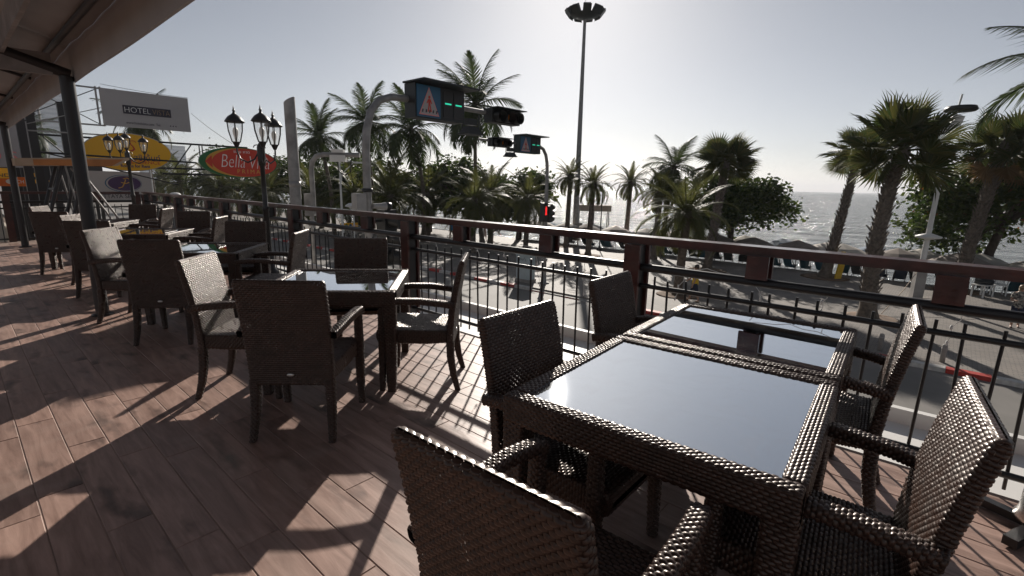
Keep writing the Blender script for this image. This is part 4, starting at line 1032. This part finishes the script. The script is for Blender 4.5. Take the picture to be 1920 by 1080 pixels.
def leaf_tree(name, base, centre, radii, label, nclump, nleaf, ls, seed, red=.0, group='broadleaf trees along the promenade'):
    rg = np.random.RandomState(seed); R = empty(name, base, 0, label, 'tree', group)
    b_ = Vector(base); c = Vector(centre) - b_
    blobs = [(0, 0, 0, .72)] + [(.62 * math.cos(k * 1.05 + seed) * rg.uniform(.75, 1.1), .6 * math.sin(k * 1.05 + seed), rg.uniform(-.55, .5), rg.uniform(.32, .5)) for k in range(6)] + [(rg.uniform(-.3, .3), 0, .62, .4)]
    # clump centres
    cl = []
    while len(cl) < nclump:
        v = rg.normal(size=3); v /= np.linalg.norm(v); rr_ = rg.uniform(.35, 1) ** .5
        lump = 1 + .16 * math.sin(v[0] * 5 + seed) + .13 * math.sin(v[2] * 7 + v[1] * 4 + seed * 2)
        q = blobs[len(cl) % len(blobs)]
        p = np.array([c.x + radii[0] * (q[0] + v[0] * q[3] * rr_ * lump), c.y + radii[1] * (q[1] + v[1] * q[3] * rr_ * lump), c.z + radii[2] * (q[2] + v[2] * q[3] * .8 * rr_ * lump)]); cl.append(p)
    tk = MB().tube([(0, 0, 0), (.05, 0, c.z * .3), (c.x * .6, c.y * .6, c.z * .75), (c.x, c.y, c.z)], [.32, .24, .2, .08], 10)
    for p in cl[::max(1, nclump // 26)]:
        s0 = Vector((c.x * .5, c.y * .5, c.z * .62)); e_ = Vector(p); mid = s0.lerp(e_, .5) + Vector((0, 0, .25))
        tk.tube([s0, mid, e_], [.1, .06, .02], 6, cap=False)
    tk.build('trunk', 'bark', R)
    cl = np.array(cl); n = nclump * nleaf
    P = np.repeat(cl, nleaf, 0) + rg.normal(size=(n, 3)) * np.array([.42, .42, .3]) * (radii[2] / 2.4) ** .5
    a = rg.uniform(0, 2 * np.pi, n); tilt = rg.uniform(-.9, .5, n); s_ = ls * rg.uniform(.6, 1.25, n)
    d = np.stack([np.cos(a) * np.cos(tilt), np.sin(a) * np.cos(tilt), np.sin(tilt)], -1); w_ = np.cross(d, rg.normal(size=(n, 3))); w_ /= np.linalg.norm(w_, axis=1)[:, None]; nn = np.cross(d, w_)
    V = np.stack([P, P + d * (s_ * .55)[:, None] + w_ * (s_ * .3)[:, None] + nn * (s_ * .08)[:, None], P + d * s_[:, None], P + d * (s_ * .55)[:, None] - w_ * (s_ * .3)[:, None] + nn * (s_ * .08)[:, None]], 1).reshape(-1, 3)
    Q = np.arange(n * 4).reshape(-1, 4)
    me = np_mesh('crown', V, Q, False); me.materials.append(MAT['broad_leaf']); me.materials.append(MAT['broad_red'])
    if red: me.polygons.foreach_set('material_index', (rg.uniform(size=n) < red).astype(np.int32))
    link('crown', me, None, R)
leaf_tree('almond_tree', (16.6, 37.83, S), (16.5, 37.6, .35), (4.6, 3.6, 2.5), 'dark round sea almond tree in front of the sea', 230, 52, .34, 1, .0)
leaf_tree('almond_tree', (28.5, 29.5, S), (29.6, 29.4, 2.0), (6.4, 4.6, 4.6), 'sea almond tree with reddish leaves behind the fan palms at right', 340, 56, .36, 2, .015)
for i, (U, N, z, rx, rz) in enumerate([(-31, 36, .6, 3.4, 2.4), (-36, 34, 1.2, 5, 2.8), (-42, 34, 1.0, 5, 2.6), (-52, 33, 1.6, 6, 3.2), (-64, 30, 1.6, 6.5, 3.4), (-78, 28, 2.0, 7, 3.8), (-46, 28, .8, 4.5, 2.6)]):
    p = W(U, N, S)
    leaf_tree('almond_tree', p, (p.x, p.y, z), (rx, rx * .8, rz), nth(i) + ' leafy background tree from the right, behind the date palms at left', 150, 40, .42, 10 + i, .0, 'background trees at left')

# ================================================================== BEACH
def umbrella_mesh(r, h, sag=.12):
    mb = MB(); n = 8
    prof = [(.02, h), (r * .5, h - r * .16), (r, h - r * .42)]
    V = []
    for rr_, z in prof:
        for j in range(n * 2):
            a = math.pi * j / n; q = rr_ * (1 if j % 2 == 0 else .955); V.append((q * math.cos(a), q * math.sin(a), z - (0 if j % 2 == 0 else .0)))
    F = [(i * 16 + j, i * 16 + (j + 1) % 16, (i + 1) * 16 + (j + 1) % 16, (i + 1) * 16 + j) for i in range(2) for j in range(16)]
    mb.add(V, F)
    k = V[32:]; mb.add(k + [(x, y, z - .2) for x, y, z in k], [(j, (j + 1) % 16, 16 + (j + 1) % 16, 16 + j) for j in range(16)])
    return mb.mesh('canopy')
UM = {}
for mt in ('umb_beige', 'umb_blue', 'umb_dark'):
    UM[mt] = umbrella_mesh(1.85, 2.35); UM[mt].materials.append(MAT[mt])
POLE = MB().tube([(0, 0, 0), (0, 0, 2.3)], .025, 6).mesh('pole'); POLE.materials.append(MAT['wood_dark'])
ub = random.Random(4)
def umbrella(U, N, mt, label, z):
    R = empty('beach_umbrella', W(U, N, z), ub.uniform(0, .7), label, 'beach umbrella', 'beach umbrellas'); R.rotation_euler[0] = ub.uniform(-.05, .05)
    link('pole', POLE, None, R); c = link('canopy', UM[mt], None, R)
    for k in range(4): MB().tube([(0, 0, 1.7), (1.45 * math.cos(k * 1.571), 1.45 * math.sin(k * 1.571), 1.66)], .012, 4).build('rib', 'wood_dark', c)
z_at = lambda N: np.interp(N, [36.5, 37.4, 40.5, 46], [S, S - .3, S - .7, S - 1.25])
names = {'umb_beige': 'pale beige', 'umb_blue': 'faded blue', 'umb_dark': 'dark brown'}
row = []
for i in range(17):
    U = -34 + i * 2.75 + ub.uniform(-.3, .3)
    mt = ub.choice(['umb_beige', 'umb_beige', 'umb_blue']) if i != 9 else 'umb_blue'
    umbrella(U, 40.6 + ub.uniform(-.3, .3), mt, names[mt] + ' beach umbrella, ' + nth(16 - i) + ' from the right in the seaward row', float(z_at(40.6)))
for i in range(14):
    U = -30 + i * 2.8 + ub.uniform(-.3, .3)
    mt = ub.choice(['umb_dark', 'umb_beige', 'umb_dark'])
    umbrella(U, 38.2 + ub.uniform(-.2, .2), mt, names[mt] + ' beach umbrella, ' + nth(13 - i) + ' from the right in the row nearest the promenade', float(z_at(38.2)) - .15)

def deck_chair_proto(mt):
    R = empty('beach_chair')
    for s_ in (-.3, .3):
        MB().tube([(s_, -.55, .02), (s_, .5, .95)], .02, 6).build('frame', 'wood_dark', R)
        MB().tube([(s_ * .93, .4, .02), (s_ * .93, -.5, .5)], .02, 6).build('frame', 'wood_dark', R)
    MB().tube([(-.3, .5, .95), (.3, .5, .95)], .02, 6).build('crossbar', 'wood_dark', R)
    q = [(-.48, .45), (-.2, .28), (.1, .38), (.35, .7), (.49, .93)]
    V = [(sx, y, z) for y, z in q for sx in (-.27, .27)]; V2 = [(x, y, z - .012) for x, y, z in V]; n = len(V)
    F = [(2 * i, 2 * i + 1, 2 * i + 3, 2 * i + 2) for i in range(4)]
    MB().add(V + V2, F + [tuple(k + n for k in reversed(f_)) for f_ in F] + [(2 * i + 2, 2 * i + 2 + n, 2 * i + n, 2 * i) for i in range(4)] + [(2 * i + 1, 2 * i + 1 + n, 2 * i + 3 + n, 2 * i + 3) for i in range(4)] + [(0, n, n + 1, 1), (8, 9, n + 9, n + 8)]).build('sling', mt, R)
    return R
protos = {mt: [deck_chair_proto(mt), True] for mt in ('canvas_navy', 'canvas_teal', 'canvas_dark')}
cnames = {'canvas_navy': 'navy', 'canvas_teal': 'teal', 'canvas_dark': 'black'}
for i in range(34):
    U = -26 + i * 1.0 + ub.uniform(-.15, .15); N = 37.6 + (i % 2) * .9 + ub.uniform(-.2, .2)
    mt = ub.choice(list(protos)); pr_ = protos[mt]; o = pr_[0] if pr_[1] else dup(pr_[0]); pr_[1] = False
    o.location = W(U, N, float(z_at(N))); o.rotation_euler = (0, 0, ANG + math.pi + ub.uniform(-.3, .3))
    tag(o, cnames[mt] + ' sling beach chair, ' + nth(33 - i) + ' from the right under the umbrellas', 'beach chair', 'beach chairs under the umbrellas')
# white plastic chair, low table and red chairs at right
def plastic_chair(xy, rz, mt, label, s=1.0):
    R = empty('plastic_chair', (*xy, S), rz, label, 'chair')
    MB().box((0, 0, .42 * s), (.5 * s, .5 * s, .04)).build('seat', mt, R)
    for k in range(7): MB().box(((-.21 + k * .07) * s, -.27 * s - .0, .78 * s), (.05 * s, .025, .68 * s), R=Matrix.Rotation(.18, 4, 'X')).build('back_slat', mt, R)
    MB().box((0, -.33 * s, 1.1 * s), (.5 * s, .03, .08)).build('back_rail', mt, R)
    for a in (-1, 1):
        MB().box((a * .27 * s, 0, .62 * s), (.06, .5 * s, .03)).build('armrest', mt, R)
        for b_ in (-1, 1): MB().box((a * .24 * s, b_ * .22 * s, .3 * s), (.05, .05, .62 * s), taper=.8).build('leg', mt, R)
plastic_chair((25.2, 25.2), 2.6, 'plastic_white', 'large white slatted plastic chair under the trees at right', 1.25)
plastic_chair((27.0, 24.4), 2.2, 'plastic_red', 'red plastic chair right of the white slatted chair')
R = empty('low_table', (23.9, 24.6, S), .4, 'low white table with a black bag under the trees at right', 'table')
MB().box((0, 0, .62), (1.0, .6, .05)).build('top', 'plastic_white', R)
for a in (-.44, .44):
    for b_ in (-.24, .24): MB().box((a, b_, .3), (.06, .06, .6)).build('leg', 'plastic_white', R)
tag(MB().lathe([(.1, 0), (.36, .03), (.38, .2), (.22, .3), (.05, .32)], 12).build('bag', 'canvas_dark', None, (23.9, 24.6, S + .645)), 'black bag lying on the low white table', 'bag')
# yellow plank leaning on the slender fan palm
tag(MB().box((0, 0, .8), (.22, .1, 1.7)).box((.2, 0, .75), (.16, .1, 1.5)).build('leaning_board', 'yellow_paint', None, (19.25, 28.9, S), (.05, .1, .2)), 'yellow board leaning on the slender fan palm trunk', 'board')
# beach shelter with flat roof
R = empty('beach_shelter', (8.35, 52, S - 1.0), -.1, 'flat-roofed beach shelter on thin posts, silhouetted on the glittering water', 'shelter')
MB().box((0, 0, 3.95), (3.4, 2.2, .6)).build('roof', 'umb_dark', R)
for x in (-1.5, 0, 1.5):
    for y in (-.9, .9): MB().tube([(x, y, 0), (x, y, 3.7)], .05, 6).build('post', 'galv', R)
# slim dark garden lamp near the shelter
R = empty('park_lamp', (7.1, 40.3, S), 0, 'slim dark park lamp post with a small tilted head, right of the mast', 'park lamp')
MB().lathe([(.25, 0), (.22, .12), (.08, .25), (.045, .4), (.04, 5.0)], 10).build('pole', 'lamp_black', R)
MB().tube([(0, 0, 4.9), (-.1, 0, 5.5), (-.6, 0, 5.75), (-1.0, 0, 5.65)], .035, 8).build('arm', 'lamp_black', R)
MB().box((-1.15, 0, 5.65), (.5, .3, .22), rz=.3).build('lamp_head', 'lamp_black', R)

# planting rings of soil at palm feet
for i, (x, y, r_) in enumerate([(18.87, 29.4, 1.3), (12.4, 31.1, 1.2), (8.04, 23.5, 1.0), (14.88, 19.78, 1.0), (23.78, 26.0, 1.2), (5.67, 37, 1.0), (4.58, 42.5, 1.0), (1.0, 39.1, 1.1)]):
    tag(MB().lathe([(.001, .03), (r_ * .8, .022), (r_, .006)], 20, smooth=True).build('soil_patch', 'soil', None, (x, y, S)), kind='structure')
# parasol foot at the right edge of the deck
R = empty('parasol_base', (2.36, 1.94, 0), rad(24), 'black cross-shaped parasol base with pale hub at the right edge', 'parasol base')
MB().box((0, 0, .03), (.5, .05, .04)).build('foot_bar', 'black_steel', R)
MB().box((0, 0, .032), (.046, .5, .037)).build('foot_bar', 'black_steel', R)
MB().lathe([(.085, .05), (.09, .07), (.075, .1), (.07, .22), (.05, .24), (.04, .4)], 18).build('hub', 'chrome', R)

# far buildings
def tower(loc, w_, d_, h, fl, label, rz):
    R = empty('tower_block', loc, rz, label, 'building', 'hazy towers at far left')
    MB().box((0, 0, h / 2), (w_, d_, h)).build('wall', 'building_far', R)
    for k in range(fl):
        MB().box((0, 0, (k + .6) * h / fl), (w_ + .5, d_ + .5, h / fl * .42)).build('window_band', 'building_band', R)
    MB().box((0, 0, h + 1), (w_ * .4, d_ * .4, 2.4)).build('roof_room', 'building_far', R)
tower((-605, 650, S), 78, 48, 132, 24, 'hazy blue grey tower block behind the canopy post', ANG + .2)
tower((-590, 850, S), 74, 44, 58, 11, 'lower hazy block between the yellow and red signs', ANG + .1)

# ================================================================== PEOPLE
def person(loc, rz, h, label, joints=None, top='cloth_yellow', bottom='cloth_navy', hair='hair', dress=False, bend=0.0, arms=(('down',), ('down',)), longhair=False, stride=.12):
    R = empty('person', loc, rz, label, 'person')
    k = h / 1.7
    hipz = .9
    sh = Vector((0, math.sin(bend) * .5, hipz + math.cos(bend) * .5)); 
    V = {'pel': (0, 0, hipz), 'waist': (0, math.sin(bend) * .17, hipz + math.cos(bend) * .17), 'chest': tuple(sh * 1.0 - Vector((0, 0, .08))), 'neck': tuple(sh + Vector((0, math.sin(bend) * .07, .08 * math.cos(bend)))),
         'head': tuple(sh + Vector((0, math.sin(bend) * .16 + .01, .17))), 'crown': tuple(sh + Vector((0, math.sin(bend) * .24, .29)))}
    E = [('pel', 'waist'), ('waist', 'chest'), ('chest', 'neck'), ('neck', 'head'), ('head', 'crown')]
    Rd = {'pel': (.15, .11), 'waist': (.13, .095), 'chest': (.15, .11), 'neck': (.055, .055), 'head': (.085, .1), 'crown': (.06, .07)}
    for s_, n_ in ((-1, 'l'), (1, 'r')):
        st = stride * s_
        V['hip' + n_] = (s_ * .095, 0, hipz - .06); V['kn' + n_] = (s_ * .1, st * .6 + .03, .48); V['an' + n_] = (s_ * .1, st, .08); V['to' + n_] = (s_ * .115, st + .17, .03)
        Rd.update({'hip' + n_: (.095, .095), 'kn' + n_: (.062, .062), 'an' + n_: (.042, .042), 'to' + n_: (.04, .025)})
        E += [('pel', 'hip' + n_), ('hip' + n_, 'kn' + n_), ('kn' + n_, 'an' + n_), ('an' + n_, 'to' + n_)]
        mode = arms[0 if s_ < 0 else 1][0]
        so_ = sh + Vector((s_ * .18, 0, -.03))
        if mode == 'down': el, wr = so_ + Vector((s_ * .06, -.02, -.29)), so_ + Vector((s_ * .07, .06, -.53))
        elif mode == 'fold': el, wr = so_ + Vector((s_ * .07, .0, -.29)), so_ + Vector((-s_ * .04, .24, -.25))
        else: el, wr = so_ + Vector((s_ * .03, .16, -.25)), so_ + Vector((-s_ * .02, .34, -.42))
        hd = wr + (wr - el).normalized() * .09
        V.update({'sh' + n_: tuple(so_), 'el' + n_: tuple(el), 'wr' + n_: tuple(wr), 'ha' + n_: tuple(hd)})
        Rd.update({'sh' + n_: (.06, .06), 'el' + n_: (.042, .042), 'wr' + n_: (.028, .028), 'ha' + n_: (.036, .02)})
        E += [('chest', 'sh' + n_), ('sh' + n_, 'el' + n_), ('el' + n_, 'wr' + n_), ('wr' + n_, 'ha' + n_)]
        fd = (wr - el).normalized(); sd = Vector((s_, 0, 0))
        for q in range(4):
            nm = 'f%d' % q + n_; V[nm] = tuple(hd + fd * (.085 - .012 * abs(q - 1.3)) + Vector((0, (q - 1.5) * .02, -.01))); Rd[nm] = (.009, .009); E.append(('ha' + n_, nm))
        nm = 'th' + n_; V[nm] = tuple(wr + fd * .07 + Vector((0, .06, 0))); Rd[nm] = (.01, .01); E.append(('wr' + n_, nm))
    keys = list(V); me = bpy.data.meshes.new('body'); me.from_pydata([tuple(c * k for c in V[q]) for q in keys], [(keys.index(a), keys.index(b_)) for a, b_ in E], [])
    o = link('body', me, 'skin', R); md = o.modifiers.new('skin', 'SKIN'); md.use_smooth_shade = True
    sv = me.skin_vertices[0].data
    for i, q in enumerate(keys): sv[i].radius = tuple(c * k for c in Rd[q]); sv[i].use_root = q == 'pel'
    sd_ = o.modifiers.new('sub', 'SUBSURF'); sd_.levels = 1; sd_.render_levels = 1
    # clothing shells
    def shell(name, mt, rings, M_=None):
        mb = MB(); n = 14; VV = []
        for c, a, b_ in rings:
            for j in range(n): t_ = 2 * math.pi * j / n; VV.append((c[0] * k + a * k * math.cos(t_), c[1] * k + b_ * k * math.sin(t_), c[2] * k))
        FF = [(i * n + j, i * n + (j + 1) % n, (i + 1) * n + (j + 1) % n, (i + 1) * n + j) for i in range(len(rings) - 1) for j in range(n)]
        return mb.add(VV, FF, True).build(name, mt, R)
    L3 = lambda a, b_, t_: tuple(Vector(V[a]).lerp(Vector(V[b_]), t_))
    nk = V['neck']
    lo = (0, 0, .5) if dress else (0, 0, .82)
    shell('top', top, [(lo, .2 if dress else .185, .16 if dress else .145), (V['pel'], .185, .145), (V['waist'], .165, .13), (V['chest'], .195, .14), (tuple(Vector(V['chest']).lerp(Vector(nk), .55)), .17, .12), (nk, .075, .07)])
    for n_ in 'lr':
        shell('sleeve', top, [(tuple(Vector(V['sh' + n_]) + Vector((0, 0, .05))), .05, .05), (V['sh' + n_], .085, .08), (L3('sh' + n_, 'el' + n_, .6), .07, .07)])
        kn = V['kn' + n_]
        shell('trouser_leg', bottom, [((V['hip' + n_][0], 0, .88), .11, .12), (V['hip' + n_], .11, .115), (L3('hip' + n_, 'kn' + n_, .6), .095, .1), (tuple(Vector(kn) + Vector((0, 0, -.04))), .085, .085)])
        shell('sandal', 'wood_dark', [((V['an' + n_][0] * 1.06, V['an' + n_][1] + .07, .0), .05, .13), ((V['an' + n_][0] * 1.06, V['an' + n_][1] + .07, .025), .052, .13), ((V['an' + n_][0] * 1.06, V['an' + n_][1] + .07, .03), .001, .001)])
    hd = Vector(V['head'])
    hm = MB(); hm.lathe([(.09, -.02), (.108, .05), (.105, .1), (.07, .155), (.001, .17)], 14, Matrix.Scale(k, 4) @ Matrix.Translation(hd + Vector((0, -.02, 0))))
    if longhair: hm.lathe([(.05, -.2), (.1, -.1), (.11, .02)], 12, Matrix.Scale(k, 4) @ Matrix.Translation(hd + Vector((0, -.05, 0))))
    hm.build('hair', hair, R)
    fc = MB()
    for s_ in (-1, 1): fc.lathe([(.001, -.012), (.012, 0), (.001, .012)], 6, Matrix.Scale(k, 4) @ Matrix.Translation(hd + Vector((s_ * .035, .098, .03))))
    fc.build('eyes', 'hair', R)
    nf_ = MB().lathe([(.018, -.025), (.012, .0), (.004, .035)], 6, Matrix.Scale(k, 4) @ Matrix.Translation(hd + Vector((0, .1, .0))))
    for s_ in (-1, 1): nf_.lathe([(.001, -.03), (.014, -.01), (.018, .015), (.001, .03)], 6, Matrix.Scale(k, 4) @ Matrix.Translation(hd + Vector((s_ * .09, 0, .01))))
    nf_.build('nose_and_ears', 'skin', R)
    return R
person((19.75, 18.75, S), 2.4, 1.66, 'person in a dark floral top and dark shorts with arms folded at the right edge', top='cloth_floral', bottom='cloth_navy', hair='hair_fair', arms=(('fold',), ('fold',)), longhair=True, stride=.1)
person((8.35, 22.1, S), 1.1, 1.7, 'person in a yellow shirt walking past the nearest date palm', top='cloth_yellow', bottom='cloth_navy', arms=(('down',), ('reach',)), stride=.22)
person((-5.7, 46.0, S), 2.6, 1.75, 'person in a bright blue shirt walking on the promenade', top='cloth_blue', bottom='cloth_beige', stride=.18)
person((-2.6, 45.2, S), -1.3, 1.68, 'person in pale clothes standing beside the stooping person', top='cloth_pale', bottom='cloth_pale')
person((-1.9, 44.6, S), -1.8, 1.7, 'person in a lilac top stooping over on the promenade', top='cloth_lilac', bottom='cloth_pale', bend=.95, arms=(('reach',), ('reach',)))

# ================================================================== HAZE
m = bpy.data.materials.new('haze'); m.use_nodes = True; t = m.node_tree; t.nodes.clear()
ho = t.nodes.new('ShaderNodeOutputMaterial'); pv = t.nodes.new('ShaderNodeVolumePrincipled')
pv.inputs['Color'].default_value = (.93, .95, 1, 1); pv.inputs['Density'].default_value = .00022; pv.inputs['Anisotropy'].default_value = .2
t.links.new(pv.outputs[0], ho.inputs['Volume']); MAT['haze'] = m
tag(MB().box((0, 6900, 64), (18400, 15000, 146)).build('haze', 'haze', None, (0, 0, 0), (0, 0, ANG)), kind='stuff')
